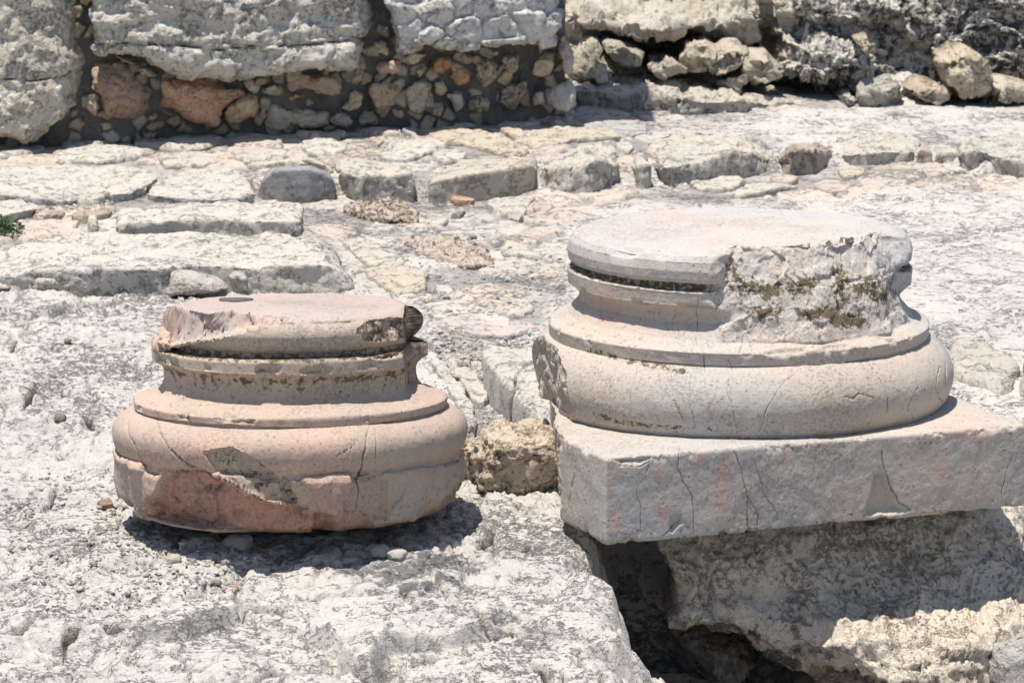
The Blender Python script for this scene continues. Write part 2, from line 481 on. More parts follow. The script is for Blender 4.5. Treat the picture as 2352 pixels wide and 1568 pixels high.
def ground_z(X, Y, detail=True, want_mask=False):
    sh = X.shape
    x = X.ravel(); y = Y.ravel()
    p = np.stack([x, y, np.zeros_like(x)], -1)
    yk = np.interp(x, kf[:, 0], kf[:, 1])
    terr = sstep(.02, .10, y - yk)
    xl = np.interp(y, lg[::-1, 1], lg[::-1, 0])
    wob = fbm(p, 5, 5, .65, 21) * .06 + (np.floor(fbm(p, 7, 3, .6, 22) * 6) / 6) * .03
    s = x - xl + wob
    pit = sstep(-.01, .15, s) * sstep(7.42, 7.26, y) + 0
    pxx, _ = proj(np.stack([x, y, x * 0], -1))
    th_ = np.interp(pxx, [500, 600, 1245, 1500, 1775, 1925, 2352], [.060, .064, .066, .050, .044, .032, .028])
    low_left = .048 * sstep(9.95, 10.12, y) * sstep(-.52, -.64, x) * (1 - sstep(10.40, 10.50, y) * sstep(-.86, -.80, x))
    z = th_ * terr + low_left * (1 - terr)
    px, py = proj(np.stack([x, y, z], -1))
    w1 = np.stack([fbm(p, 3, 3, seed=1), fbm(p, 3, 3, seed=2), np.zeros_like(x)], -1)
    q = p + w1 * .16
    mort = sstep(14, -16, sd_poly(px, py, MORTAR_POLY) + fbm(p, 4, 3, seed=8) * 34)
    mort = np.maximum(mort, sstep(9.95, 10.1, y) * sstep(-.52, -.64, x))
    mort = np.maximum(mort, terr * (1 - sstep(20, -25, sd_poly(px, py, TERR_PALE))))
    z += fbm(p, .9, 3, seed=3) * .022 * (1 - .8 * terr)
    # bedrock plates and flakes
    f1, f2, ra, rb, vx, vy = voronoi2(q[:, 0] * 3.0, q[:, 1] * 1.9, 0)
    edge = f2 - f1
    open_ = sstep(.05, .35, fbm(p, 1.7, 3, seed=12) + .15)
    crack = sstep(.10, .0, edge) * open_
    plate = (ra - .5) * .022 + vx * (rb - .5) * .02 - vy * .012
    g1, g2, ga, gb, wx, wy = voronoi2(q[:, 0] * 10 + 7, q[:, 1] * 6.5 + 3, 9)
    e2 = g2 - g1
    crack2 = sstep(.12, .0, e2) * sstep(0, .3, fbm(p, 3.1, 3, seed=14))
    plate2 = (ga - .5) * .010 + wx * (gb - .5) * .010 - wy * .006
    a = fbm(q, 5.5, 6, .58, 4)
    t = a * 6
    led = (np.floor(t) + sstep(.90, 1, t - np.floor(t))) / 6
    rid = fbm(q, 16, 4, .6, 6, ridged=True)
    fine = fbm(p, 55, 3, .6, 7)
    amt = .7 + .7 * sstep(-.1, .4, fbm(p, 1.3, 2, seed=13))
    frp = 1 + 1.3 * sstep(1330, 1450, py + 40 * fbm(p, 2, 2, seed=15))
    bed = plate * .8 * frp * sstep(.0, .10, edge) + plate2 * 1.0 * sstep(0, .10, e2) + led * .036 * amt + a * .004 - np.maximum(0, rid - .42) * .014 * amt + fine * .0024
    cv = np.zeros(x.shape)
    near = (py > 680) & (py < 1700)
    pj = px[near] + 10 * fbm(p[near], 9, 4, .65, 91); pk_ = py[near] + 7 * fbm(p[near], 9, 4, .65, 92)
    wv_ = np.clip(6 + 7 * fbm(p[near], 6, 3, .6, 93), 1.5, 12)
    cc_ = np.zeros(pj.shape)
    for rg_, ln_ in CREV:
        cc_ = np.maximum(cc_, sstep(wv_, wv_ * .2, d_line(pj, pk_, R(rg_, ln_))))
    cv[near] = cc_
    bed = bed - cv * .034
    bed = bed - crack * .026 * frp - crack2 * .012
    smooth_bed = fbm(p, 3, 5, .55, 31) * .012 + led * .006 + fine * .0015 - crack * .006
    paley = sstep(1250, 1500, px) * sstep(1000, 900, py)
    bed = bed * (1 - .75 * paley) + smooth_bed * .75 * paley
    qm = p + w1 * .10
    m1, m2, ma, mb, mx, my = voronoi2(qm[:, 0] * 4.6 + 2, qm[:, 1] * 2.9 + 5, 17)
    isl = sstep(.06, .16, (m2 - m1) + .10 * fbm(p, 16, 3, .6, 36)) * sstep(.18, .30, ma)
    mo = fbm(p, 6, 5, .6, 33) * .008 - .010 + fine * .0025 + isl * (.009 + (mb - .5) * .010 + led * .012 + mx * (ma - .5) * .014)
    z = z + bed * (1 - mort) + mo * mort
    rough_pit = fbm(p, 4, 5, .55, 41) * .10 + led * .05
    zp = -.42 + rough_pit + .28 * sstep(7.15, 6.2, y)  # unseen near floor raised so that sunlight bounces off it
    side = sstep(.03, .25, pit) * (1 - sstep(.8, 1.0, pit))
    z = z * (1 - pit) + zp * pit + side * (rid * .02 + a * .05)
    z = np.where(y > 14.5, z * 0 + .1, z)
    if not want_mask:
        return z.reshape(sh)
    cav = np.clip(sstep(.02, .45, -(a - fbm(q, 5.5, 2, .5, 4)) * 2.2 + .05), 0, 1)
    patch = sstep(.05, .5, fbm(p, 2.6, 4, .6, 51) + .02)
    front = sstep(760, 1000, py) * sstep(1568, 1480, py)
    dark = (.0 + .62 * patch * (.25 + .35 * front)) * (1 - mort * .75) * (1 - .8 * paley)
    # greyer band below the bases, and on the left middle
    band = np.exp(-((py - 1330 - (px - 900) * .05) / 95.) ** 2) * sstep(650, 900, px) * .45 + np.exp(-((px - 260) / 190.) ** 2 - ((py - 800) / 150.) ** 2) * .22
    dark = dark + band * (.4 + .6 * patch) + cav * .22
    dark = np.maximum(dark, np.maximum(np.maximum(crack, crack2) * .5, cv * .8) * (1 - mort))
    dark = dark * (1 - pit) + pit * (.25 + .5 * sstep(6.7, 7.1, y))  # shade of the pit painted into the mask, deepest towards its back
    msk = np.zeros((len(x), 4))
    msk[:, 0] = np.clip(dark, 0, 1)
    msk[:, 1] = np.clip(crack * .35 * sstep(.1, .3, fbm(p, 2.2, 3, seed=61)), 0, 1) * (1 - mort)
    msk[:, 1] = np.maximum(msk[:, 1], cv * .95)  # crevices painted dark, since their depth hardly shows as shade
    msk[:, 2] = .25 * sstep(0, .4, fbm(p, 2, 3, seed=71)) * (1 - mort)
    cm = np.array([.62, .62, .63])                 # grey mortar and dust
    frag = sstep(.10, .30, fbm(p, 9, 3, .5, 81) + .02) * .6     # small stone scraps set in the mortar
    mt = mort * (1 - np.maximum(frag, isl))
    tint = np.ones((len(x), 3)) * (1 - mt[:, None]) + cm * mt[:, None]
    sel = (isl * mort)[:, None]
    hue = np.stack([1 + .03 * mb, .985 - .05 * mb, .97 - .13 * mb], -1) * (.97 + .09 * ((ma * 7.3) % 1))[:, None]
    tint = tint * (1 - sel) + hue * sel
    tint = tint * (1 - (pit * sstep(6.7, 7.1, y))[:, None] * .35)  # pit shade put into the tint, left off the sunlit near floor
    return z.reshape(sh), msk, tint


# one sheet: dense where the photograph looks, coarse out to the horizon
xs = np.concatenate([-np.geomspace(60, 2.2, 30)[:-1], np.arange(-2.2, 2.2001, .0042), np.geomspace(2.2, 60, 30)[1:]])
ys = [5.3]
while ys[-1] < 14.2:
    D = ys[-1]
    ys.append(D + .85 * D * D / (CAM_H * 3500.0))
ys = np.concatenate([np.linspace(-40, 5.0, 18), ys, np.geomspace(14.4, 80, 24)])
GX, GY = np.meshgrid(xs, ys, indexing='ij')
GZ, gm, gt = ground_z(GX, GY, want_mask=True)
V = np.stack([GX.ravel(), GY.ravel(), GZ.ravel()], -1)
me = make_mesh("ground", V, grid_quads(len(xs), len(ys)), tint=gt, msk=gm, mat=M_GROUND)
link("ground", me, kind="structure")


# ------------------------------------------------------------------ pillow shaped stone from a traced outline
def pillow(name, pts, plane, val, T, label, cat, tint=(1, 1, 1), mat=None, depth=.05, flat=5.0, amp=.012, nscale=9.0, group=None,
           pink=0.0, lich=0.0, brown=0.0, res=.006, seed=None, slope=(0, 0), parent=None, bulge=0.0, jag=1.0, facets=0):
    seed = (abs(hash((round(pts[0][0]), round(pts[0][1])))) % 97) if seed is None else seed
    if plane == 'z':
        W = at_z(pts[:, 0], pts[:, 1], val)
        nrm = np.array([0, 0, 1.0])
    else:
        W = at_wall(pts[:, 0], pts[:, 1], val)
        nrm = np.array([0, -1.0, 0])
    per = np.linalg.norm(np.diff(np.vstack([W, W[:1]]), axis=0), axis=1).sum()
    n = int(np.clip(per / res, 44, 420))
    O = resample(W, n, True)
    C = O.mean(0)
    rad = np.linalg.norm(O - C, axis=1)
    O = C + (O - C) * (1 + jag * .05 * fbm(O, 22, 3, .6, seed))[:, None]
    nr = int(np.clip(rad.mean() / res, 10, 80))
    s = 1 - (1 - np.linspace(0.03, 1, nr)) ** 1.35
    h = (1 - s ** flat)
    h = np.sqrt(np.clip(h, 0, 1))
    P = C + (O - C)[:, None, :] * s[None, :, None] + nrm * (T * h)[None, :, None]
    P = P + nrm * (slope[0] * (P[..., :1] - C[0]) + slope[1] * ((P[..., 1:2] - C[1]) if plane == 'z' else (P[..., 2:3] - C[2])))
    sk = []
    for k in (.25, .6, 1.0):
        sk.append((C + (O - C) * (1.0 - .04 * k) - nrm * depth * k)[:, None, :])
    P = np.concatenate([P] + sk, 1)
    frng = np.random.default_rng(seed + 500)
    for _ in range(facets):
        g = frng.normal(size=3) * .8 + nrm * 1.1; g /= np.linalg.norm(g)
        e = (P - C) @ g
        lim = np.abs(e[:, :nr]).max() * frng.uniform(.55, .85)
        sg = np.where(e > lim, e - lim, 0)
        sg[:, nr:] = 0
        P = P - (sg * .9)[..., None] * nrm
    N = grid_normals(P, True)
    if (N[:, 2] @ nrm).mean() < 0: N = -N
    a = rough(P, amp, nscale, seed)
    env = np.concatenate([np.ones(nr), [.8, .5, 0]])
    P = P + N * (a * env[None, :])[..., None]
    nv = P.shape[1]
    V = P.reshape(-1, 3)
    cen = P[:, 0].mean(0)
    V = np.vstack([V, cen[None], (C - nrm * depth)[None]])
    q = grid_quads(n, nv, True)
    i = np.arange(n); i2 = (i + 1) % n
    tr = np.concatenate([np.stack([i * nv, np.full(n, n * nv), i2 * nv], -1), np.stack([i * nv + nv - 1, i2 * nv + nv - 1, np.full(n, n * nv + 1)], -1)])
    org = origin_of(V)
    # orient outward
    f = q[len(q) // 2 * 0 + 1]
    nn = np.cross(V[f[1]] - V[f[0]], V[f[2]] - V[f[0]])
    if nn @ nrm < 0:
        q = q[:, ::-1]; tr = tr[:, ::-1]
    msk = np.zeros((len(V), 4)); msk[:, 0] = lich; msk[:, 2] = pink; msk[:, 3] = brown
    me = make_mesh(name, V - org, q, tr, tint=tint, msk=msk, mat=mat or M_PAVE)
    return link(name, me, org, parent, label, cat, group)


# ------------------------------------------------------------------ wall block from four traced edges
def coons(bottom, right, top, left, nu, nv):
    """bottom/top run left->right, left/right run bottom->top; returns (nu,nv,2)"""
    b = resample(bottom, nu); t = resample(top, nu); l = resample(left, nv); r = resample(right, nv)
    u = np.linspace(0, 1, nu)[:, None, None]; v = np.linspace(0, 1, nv)[None, :, None]
    S = (1 - v) * b[:, None] + v * t[:, None] + (1 - u) * l[None] + u * r[None]
    S = S - ((1 - u) * (1 - v) * b[0] + u * (1 - v) * b[-1] + (1 - u) * v * t[0] + u * v * t[-1])
    return S


def close_grid(P, back):
    """append a skirt pushed by vector `back` round a (nu,nv) patch; returns verts, quads"""
    nu, nv = P.shape[:2]
    V = P.reshape(-1, 3)
    q = grid_quads(nu, nv)
    idx = np.arange(nu * nv).reshape(nu, nv)
    ring = np.concatenate([idx[:, 0], idx[-1, 1:], idx[-2::-1, -1], idx[0, -2:0:-1]])
    rows = [ring]
    Vs = [V]
    base = len(V)
    for k in (.15, .5, 1.0):
        nvt = V[ring] + back * k
        Vs.append(nvt)
        rows.append(np.arange(base, base + len(ring))); base += len(ring)
    qs = [q]
    for a, b in zip(rows[:-1], rows[1:]):
        a2 = np.roll(a, -1); b2 = np.roll(b, -1)
        qs.append(np.stack([a, b, b2, a2], -1))
    return np.vstack(Vs), np.vstack(qs), ring


def wall_block(name, edges, plane, T, rr, amp, nscale, label, cat, tint=(1, 1, 1), mat=None, res=.007, back=.35, offs=None, mskfn=None, seed=3, extra=None, aniso=None, batter=.14):
    bottom, right, top, left = edges
    pb = at_wall(bottom[:, 0], bottom[:, 1], plane); pl = at_wall(left[:, 0], left[:, 1], plane)
    L = lambda w: np.linalg.norm(np.diff(w, axis=0), axis=1).sum()
    nu = int(np.clip(L(pb) / res, 30, 600)); nv = int(np.clip(L(pl) / res, 20, 300))
    S = coons(bottom, right, top, left, nu, nv)
    P = at_wall(S[..., 0], S[..., 1], plane)
    u = np.minimum(np.arange(nu), np.arange(nu)[::-1])[:, None] * res
    v = np.minimum(np.arange(nv), np.arange(nv)[::-1])[None, :] * res
    d = np.minimum(u, v) + 0 * u
    d = -np.log(np.exp(-u / rr * 3) + np.exp(-v / rr * 3) + 1e-9) * rr / 3
    k = np.clip(d / rr, 0, 1)
    off = T * np.sqrt(np.clip(1 - (1 - k) ** 2, 0, 1))
    if offs is not None:
        off = off + offs(S[..., 0], S[..., 1], P)
    P = P + np.array([0, -1, 0]) * (off - batter * (P[..., 2] - P[..., 2].min()))[..., None]
    N = grid_normals(P)
    if N[nu // 2, nv // 2, 1] > 0: N = -N
    Q = P.copy()
    if aniso is not None: Q = Q * np.array(aniso)
    dd = rough(Q, amp, nscale, seed)
    if batter > 0: dd = dd + facets2(P[..., 0] + .03 * fbm(P.reshape(-1, 3), 12, 3, seed=seed).reshape(dd.shape), P[..., 2] * 1.3, 17, .0065, seed % 9)
    if extra is not None: dd = dd + extra(S[..., 0], S[..., 1], P)
    P = P + N * dd[..., None]
    V, q, ring = close_grid(P, np.array([0, back, 0]))
    org = origin_of(P)
    f = q[(nu // 2) * (nv - 1) + nv // 2]
    nn = np.cross(V[f[1]] - V[f[0]], V[f[2]] - V[f[0]])
    if nn[1] > 0: q = q[:, ::-1]
    msk = np.zeros((len(V), 4))
    if mskfn is not None:
        m0 = mskfn(S[..., 0], S[..., 1], P)
        msk[:nu * nv] = m0.reshape(-1, 4)
    me = make_mesh(name, V - org, q, tint=tint, msk=msk, mat=mat or M_ROCK)
    return link(name, me, org, None, label, cat)


# ---- mortar backing wall behind the small rubble
def mortar_wall():
    xs_ = np.arange(-2.4, .195, .005); zs_ = np.concatenate([np.arange(-.05, .62, .005), np.linspace(.8, 2.2, 12)])
    X, Z = np.meshgrid(xs_, zs_, indexing='ij')
    P = np.stack([X, WALL[0] + .02 + WALL[1] * X, Z], -1)
    P[..., 1] -= rough(P, .035, 8, 77) + .01
    gx = X.ravel() + .02 * fbm(P.reshape(-1, 3), 12, 3, seed=61); gz = Z.ravel() + .02 * fbm(P.reshape(-1, 3), 12, 3, seed=62)
    f1, f2, ra, rb, vx, vy = voronoi2(gx * 19, gz * 21, 23)
    isl = sstep(.10, .22, f2 - f1 + .08 * fbm(P.reshape(-1, 3), 40, 2, seed=63)) * (ra > .58)
    P[..., 1] -= (isl * (.010 + .012 * rb + vx * (rb - .5) * .02)).reshape(X.shape)
    V, q, ring = close_grid(P, np.array([0, .5, 0]))
    tn = np.ones((len(V), 3))
    hh = np.stack([1 + .15 * rb, .98 + 0 * rb, .92 - .22 * rb], -1) * (1.1 + 1.9 * ra)[:, None]
    tn[:X.size] = 1 - isl[:, None] + isl[:, None] * hh
    org = origin_of(P)
    q = q if np.cross(V[q[5][1]] - V[q[5][0]], V[q[5][2]] - V[q[5][0]])[1] < 0 else q[:, ::-1]
    me = make_mesh("mortar_wall", V - org, q, tint=tn, mat=M_MORTAR)
    link("mortar_wall", me, org, None, "dark crumbly mortar core of the wall showing between the small rubble stones", "wall")


mortar_wall()

# ---- the three big blocks
def msk4(l=0, c=0, p=0, b=0, shape=None):
    m = np.zeros(shape + (4,)); m[..., 0] = l; m[..., 1] = c; m[..., 2] = p; m[..., 3] = b
    return m


def blk1_m(px, py, P):
    c = sstep(2.2, .6, d_line(px, py, R(1, [(0, 490), (200, 520), (420, 490), (560, 480)])))
    q = P.reshape(-1, 3)
    return msk4(.14 + .3 * fbm(q, 3, 3, seed=5).reshape(px.shape), c * .9, .1, .12, px.shape)


def blk1_e(px, py, P):
    c = sstep(3, .6, d_line(px, py, R(1, [(0, 490), (200, 520), (420, 490), (560, 480)])))
    return -c * .012


wall_block("stone_block",
           (R(1, [(-260, 930), (0, 930), (100, 930), (160, 945), (270, 915), (350, 850), (440, 785)]),
            R(1, [(440, 785), (520, 715), (540, 560), (566, 420), (525, 300), (500, 120), (480, 0), (478, -420)]),
            R(1, [(-260, -420), (478, -420)]),
            R(1, [(-260, 930), (-260, -420)])),
           (WALL[0] - .02, WALL[1]), .14, .06, .05, 5.5, "huge pale weathered wall block at the far left reaching down to the paving", "stone block",
           mskfn=blk1_m, extra=blk1_e, seed=11, tint=(1.28, 1.25, 1.18))


def blk2_e(px, py, P):
    q = P.reshape(-1, 3)
    lay = fbm(q * np.array([1, 1, 4.5]), 4.5, 4, .6, 15, ridged=True).reshape(px.shape)
    low = sstep(88, 100, py + 4 * fbm(q, 4, 2, seed=19).reshape(px.shape))
    c = sstep(3.5, .8, d_line(px, py, R(1, [(640, 275), (900, 255), (1250, 275), (1500, 300), (1750, 270), (2000, 275), (2352, 240), (2450, 240)])))
    return lay * .016 * (1 - .75 * low) + low * .012 - c * .02


def blk2_m(px, py, P):
    q = P.reshape(-1, 3)
    c = sstep(2.4, .6, d_line(px, py, R(1, [(640, 275), (900, 255), (1250, 275), (1500, 300), (1750, 270), (2000, 275), (2352, 240), (2450, 240)])))
    return msk4(.13 + .25 * fbm(q, 3, 3, seed=6).reshape(px.shape), c * .8, 0, .22 * sstep(120, 160, py), px.shape)


wall_block("stone_block",
           (np.vstack([R(1, [(640, 355), (740, 325), (850, 355), (1000, 365), (1040, 410), (1170, 470), (1300, 495), (1450, 495), (1650, 500), (1830, 508), (1950, 475), (2100, 460), (2270, 465)]),
                       R(2, [(60, 465), (120, 440)])]),
            R(2, [(120, 440), (163, 380), (165, 260), (200, 210), (218, 100), (222, 0), (222, -420)]),
            np.vstack([R(1, [(610, -420)]), R(2, [(222, -420)])]),
            R(1, [(640, 355), (650, 240), (625, 120), (610, 0), (610, -420)])),
           (WALL[0] - .02, WALL[1]), .16, .05, .045, 7, "long pale block with a layered knobbly face above the orange rubble stone", "stone block",
           mskfn=blk2_m, extra=blk2_e, seed=23, tint=(1.24, 1.24, 1.22), aniso=(1, 1, 1.8))


def blk3_m(px, py, P):
    q = P.reshape(-1, 3)
    return msk4(.08 + .25 * fbm(q, 3, 3, seed=7).reshape(px.shape), 0, 0, .25 * sstep(75, 105, py), px.shape)


def blk3_e(px, py, P):
    f1, f2, ra, rb, vx, vy = voronoi2(P[..., 0].ravel() * 9 + .5 * fbm(P.reshape(-1, 3), 8, 2, seed=2), P[..., 2].ravel() * 13, 5)
    k = sstep(0, .14, f2 - f1)
    return (((ra - .5) * .026 + vy * .018) * k - (1 - k) * .012).reshape(px.shape)


wall_block("stone_block",
           (R(2, [(405, 330), (450, 335), (620, 302), (830, 322), (1000, 325), (1120, 312), (1300, 290), (1420, 300), (1490, 262)]),
            R(2, [(1490, 262), (1540, 160), (1530, 50), (1515, 0), (1510, -420)]),
            R(2, [(325, -420), (1510, -420)]),
            R(2, [(405, 330), (352, 280), (335, 150), (350, 90), (325, 0), (325, -420)])),
           (WALL[0] - .02, WALL[1]), .15, .05, .03, 8, "blue grey block with a chipped flaky face above the small round rubble", "stone block",
           mskfn=blk3_m, extra=blk3_e, seed=37, tint=(1.28, 1.33, 1.42))

# ---- the small rubble stones of the wall
TAN = (1.0, .93, .82); GREY = (.86, .87, .90); ORG = (1.05, .66, .42); PNK = (1.0, .82, .74); WHT = (1.12, 1.08, 1.0); DRK = (.5, .48, .46); BRN = (.85, .66, .48)
RUB = [
    (1, [(600, 430), (800, 415), (870, 470), (950, 560), (1020, 630), (990, 690), (1000, 770), (930, 815), (830, 800), (720, 775), (680, 700), (650, 620), (600, 590)], .07, (.80, .64, .56), "large red speckled rubble stone beside the far left block", .35),
    (1, [(585, 615), (655, 730), (640, 780), (590, 740), (560, 680)], .03, TAN, "narrow tan sliver standing at the foot of the far left block", .1),
    (1, [(985, 770), (1060, 755), (1072, 800), (1030, 832), (980, 815)], .025, PNK, "small pinkish stone at the lower right of the large red speckled stone", .2),
    (1, [(925, 462), (990, 450), (1080, 510), (1000, 532), (950, 502)], .035, (.95, .93, .84), "small pale stone tucked under the long block left of the orange stone", .1),
    (1, [(755, 372), (850, 392), (935, 430), (880, 440), (800, 410)], .02, TAN, "thin tan chip wedged under the left end of the long block", .1),
    (1, [(1080, 530), (1210, 500), (1380, 525), (1500, 560), (1620, 575), (1660, 640), (1570, 680), (1510, 730), (1475, 845), (1400, 840), (1260, 820), (1160, 770), (1065, 715), (1090, 640)], .08, (1.10, .84, .68), "biggest orange brown rubble stone under the long block", .5),
    (1, [(1480, 790), (1540, 690), (1640, 640), (1720, 650), (1742, 720), (1680, 790), (1600, 830), (1530, 858)], .10, (1.05, .88, .66), "rounded tan stone overlapping the right end of the orange stone", .1),
    (1, [(1645, 545), (1700, 525), (1732, 590), (1700, 627), (1650, 582)], .03, WHT, "small cream pointed stone just above the rounded tan stone", 0),
    (1, [(1375, 505), (1480, 515), (1605, 540), (1500, 545)], .02, TAN, "thin flat chip lying on top of the orange stone", .1),
    (1, [(1750, 580), (1860, 545), (1902, 580), (1870, 650), (1800, 657), (1745, 630)], .04, (.95, .97, .95), "pale grey lumpy stone right of the cream pointed stone", 0),
    (1, [(1922, 560), (2000, 500), (2130, 495), (2290, 530), (2297, 650), (2200, 662), (2080, 605), (1950, 600)], .05, (.86, .74, .70), "wide mauve stone close under the right end of the long block", .3),
    (1, [(1738, 800), (1760, 710), (1785, 692), (1807, 740)], .03, (.9, .72, .66), "slim reddish upright sliver right of the rounded tan stone", .4),
    (1, [(1780, 800), (1840, 700), (1950, 720), (2100, 750), (2220, 750), (2227, 840), (2100, 862), (1980, 842), (1880, 887), (1778, 870)], .06, (.92, .92, .88), "wide grey stone lying low on the paving line under the mauve stone", 0),
    (1, [(2035, 685), (2080, 666), (2117, 690), (2090, 717)], .025, TAN, "tiny tan wedge between the mauve stone and the wide grey stone", .1),
    (1, [(1922, 652), (2000, 628), (2062, 640), (1960, 687)], .025, BRN, "small brown chip under the left end of the mauve stone", .4),
    (2, [(180, 315), (237, 310), (227, 382), (188, 362)], .03, WHT, "small pale chip at the foot of the joint left of the blue grey block", 0),
    (2, [(250, 290), (302, 278), (357, 362), (290, 382), (243, 340)], .035, TAN, "small tan stone under the lower left corner of the blue grey block", .1),
    (2, [(467, 370), (540, 355), (614, 345), (595, 395), (520, 432), (463, 400)], .04, (1.0, .98, .88), "pale oblong stone leaning up to the right under the blue grey block", 0),
    (2, [(247, 452), (330, 410), (400, 403), (447, 450), (400, 492), (300, 494)], .04, PNK, "flat pinkish beige oval stone below the small tan stone", .25),
    (2, [(505, 470), (520, 440), (570, 420), (614, 440), (580, 517), (542, 524)], .03, (.9, .85, .68), "small greenish tan stone below the pale oblong stone", 0),
    (2, [(628, 430), (680, 370), (760, 373), (802, 430), (780, 470), (710, 497), (640, 482)], .06, (1.0, .70, .52), "upper orange brown stone under the middle of the blue grey block", .6),
    (2, [(728, 500), (800, 462), (860, 478), (902, 500), (880, 542), (800, 556), (750, 524)], .05, (1.0, .74, .56), "lower orange streaked stone touching the upper orange brown one", .5),
    (2, [(833, 365), (900, 378), (917, 395), (890, 427), (848, 422)], .03, TAN, "small tan stone right of the upper orange brown stone", .1),
    (2, [(1028, 340), (1082, 328), (1087, 370), (1050, 387), (1028, 366)], .03, WHT, "tiny pale cube like stone right under the blue grey block", 0),
    (2, [(927, 425), (1000, 398), (1050, 430), (1087, 500), (1040, 562), (970, 572), (928, 520)], .06, (1.0, .95, .78), "cream teardrop stone spotted with black lichen", 0),
    (2, [(1108, 400), (1150, 363), (1232, 368), (1240, 440), (1200, 492), (1150, 482), (1108, 440)], .05, (1.0, .98, .90), "round pale stone right of the lichen spotted teardrop stone", 0),
    (2, [(1318, 400), (1400, 360), (1470, 353), (1462, 430), (1430, 502), (1370, 522), (1303, 500)], .06, (1.02, .93, .78), "squarish tan stone at the right end of the rubble under the block corner", .1),
    (2, [(85, 490), (140, 438), (184, 470), (163, 552), (93, 547)], .04, (.95, .78, .70), "small stone with a pink lower edge in the joint under the long block", .45),
    (2, [(68, 612), (130, 588), (193, 625), (162, 702), (100, 752), (18, 727), (58, 680)], .05, (1.02, .92, .74), "curved tan stone left of the rust stained round stone", .1),
    (2, [(198, 575), (290, 528), (442, 570), (448, 640), (400, 702), (290, 727), (218, 680)], .07, (.95, .84, .70), "big rounded stone with a rust brown stain across its face", .45),
    (2, [(467, 602), (580, 533), (642, 570), (648, 640), (642, 722), (520, 753), (468, 680)], .07, (.98, .94, .84), "big plain beige stone right of the rust stained one", .1),
    (2, [(655, 562), (700, 543), (722, 600), (700, 628), (658, 612)], .03, TAN, "small upright tan stone right of the big plain beige stone", .1),
    (2, [(723, 622), (800, 598), (863, 610), (862, 722), (790, 783), (753, 700)], .06, (.94, .98, 1.0), "tall bluish grey stone in the bottom course of rubble", 0),
    (2, [(627, 742), (690, 708), (728, 740), (702, 802), (638, 792)], .04, (.98, .86, .74), "small round beige stone at the foot of the bluish grey stone", .2),
    (2, [(913, 652), (960, 623), (1023, 670), (1002, 732), (940, 773), (913, 712)], .05, (1.0, .93, .76), "small spiky cream stone under the lichen spotted teardrop stone", 0),
    (2, [(1078, 602), (1180, 558), (1262, 520), (1268, 620), (1220, 722), (1150, 738), (1078, 682)], .07, (.72, .64, .54), "large stone blackened by lichen in the bottom course", 0),
    (2, [(1298, 652), (1380, 600), (1403, 680), (1350, 712), (1308, 702)], .05, (.92, .92, .90), "grey stone low beside the big corner stone at the rubble's right end", 0),
    (2, [(140, 780), (190, 698), (272, 800), (240, 832), (138, 822)], .04, (.62, .62, .64), "dark triangular stone on the ground line under the rust stained stone", .0),
    (2, [(-90, 790), (-20, 772), (70, 775), (118, 810), (90, 832), (-60, 828)], .04, (.8, .82, .84), "flat grey stone lying left of the dark triangular stone", 0),
    (2, [(373, 740), (432, 733), (434, 782), (385, 774)], .03, BRN, "tiny brown stone under the big plain beige stone", .3),
    (2, [(1490, 285), (1540, 280), (1588, 400), (1578, 492), (1500, 498)], .10, (.9, .87, .88), "thin grey slab standing on end below the corner of the blue grey block", .1),
    (2, [(1385, 610), (1470, 555), (1565, 528), (1620, 620), (1560, 742), (1450, 732), (1400, 702)], .14, (.95, .98, 1.02), "big smooth grey corner stone at the foot of the wall end", 0),
]
for reg, pts, T, tint, lab, pk in RUB:
    lic = .0
    if 'lichen' in lab: lic = .45
    if 'speckled' in lab or 'dark' in lab: lic = .28
    pillow("rubble_stone", R(reg, pts), 'y', (WALL[0] + .005, WALL[1]), T, lab, "stone", tint=tint, mat=M_RUBBLE, depth=.03, flat=3.2,
           amp=.034, nscale=11, facets=2, jag=2.2, group="small stones of the rubble wall", pink=pk, lich=lic + .08, brown=.3 if 'orange' in lab or 'rust' in lab else .05, res=.0055)

# ------------------------------------------------------------------ rock outcrop at the upper right
OUT = (13.35, .0)
BLOBS = [(1480, 40, 190, 36, .24), (1560, 60, 170, 22, .10), (1590, 112, 180, 18, -.20), (1400, 150, 80, 50, .16), (1440, 95, 60, 12, -.12), (1345, 60, 40, 60, .10),
         (1590, 190, 160, 30, .02), (1770, 110, 14, 80, -.18), (1900, 130, 120, 60, .20), (1900, 30, 160, 30, .10), (1980, 75, 110, 14, -.10), (1730, 212, 90, 18, -.20), (1860, 215, 110, 14, -.14),
         (2080, 120, 70, 60, -.10), (2060, 205, 140, 24, .12), (2170, 60, 110, 60, .05), (2225, 215, 150, 16, .10), (2310, 150, 60, 60, -.06), (2100, 30, 14, 40, -.10),
         (1680, 130, 60, 30, -.08)]


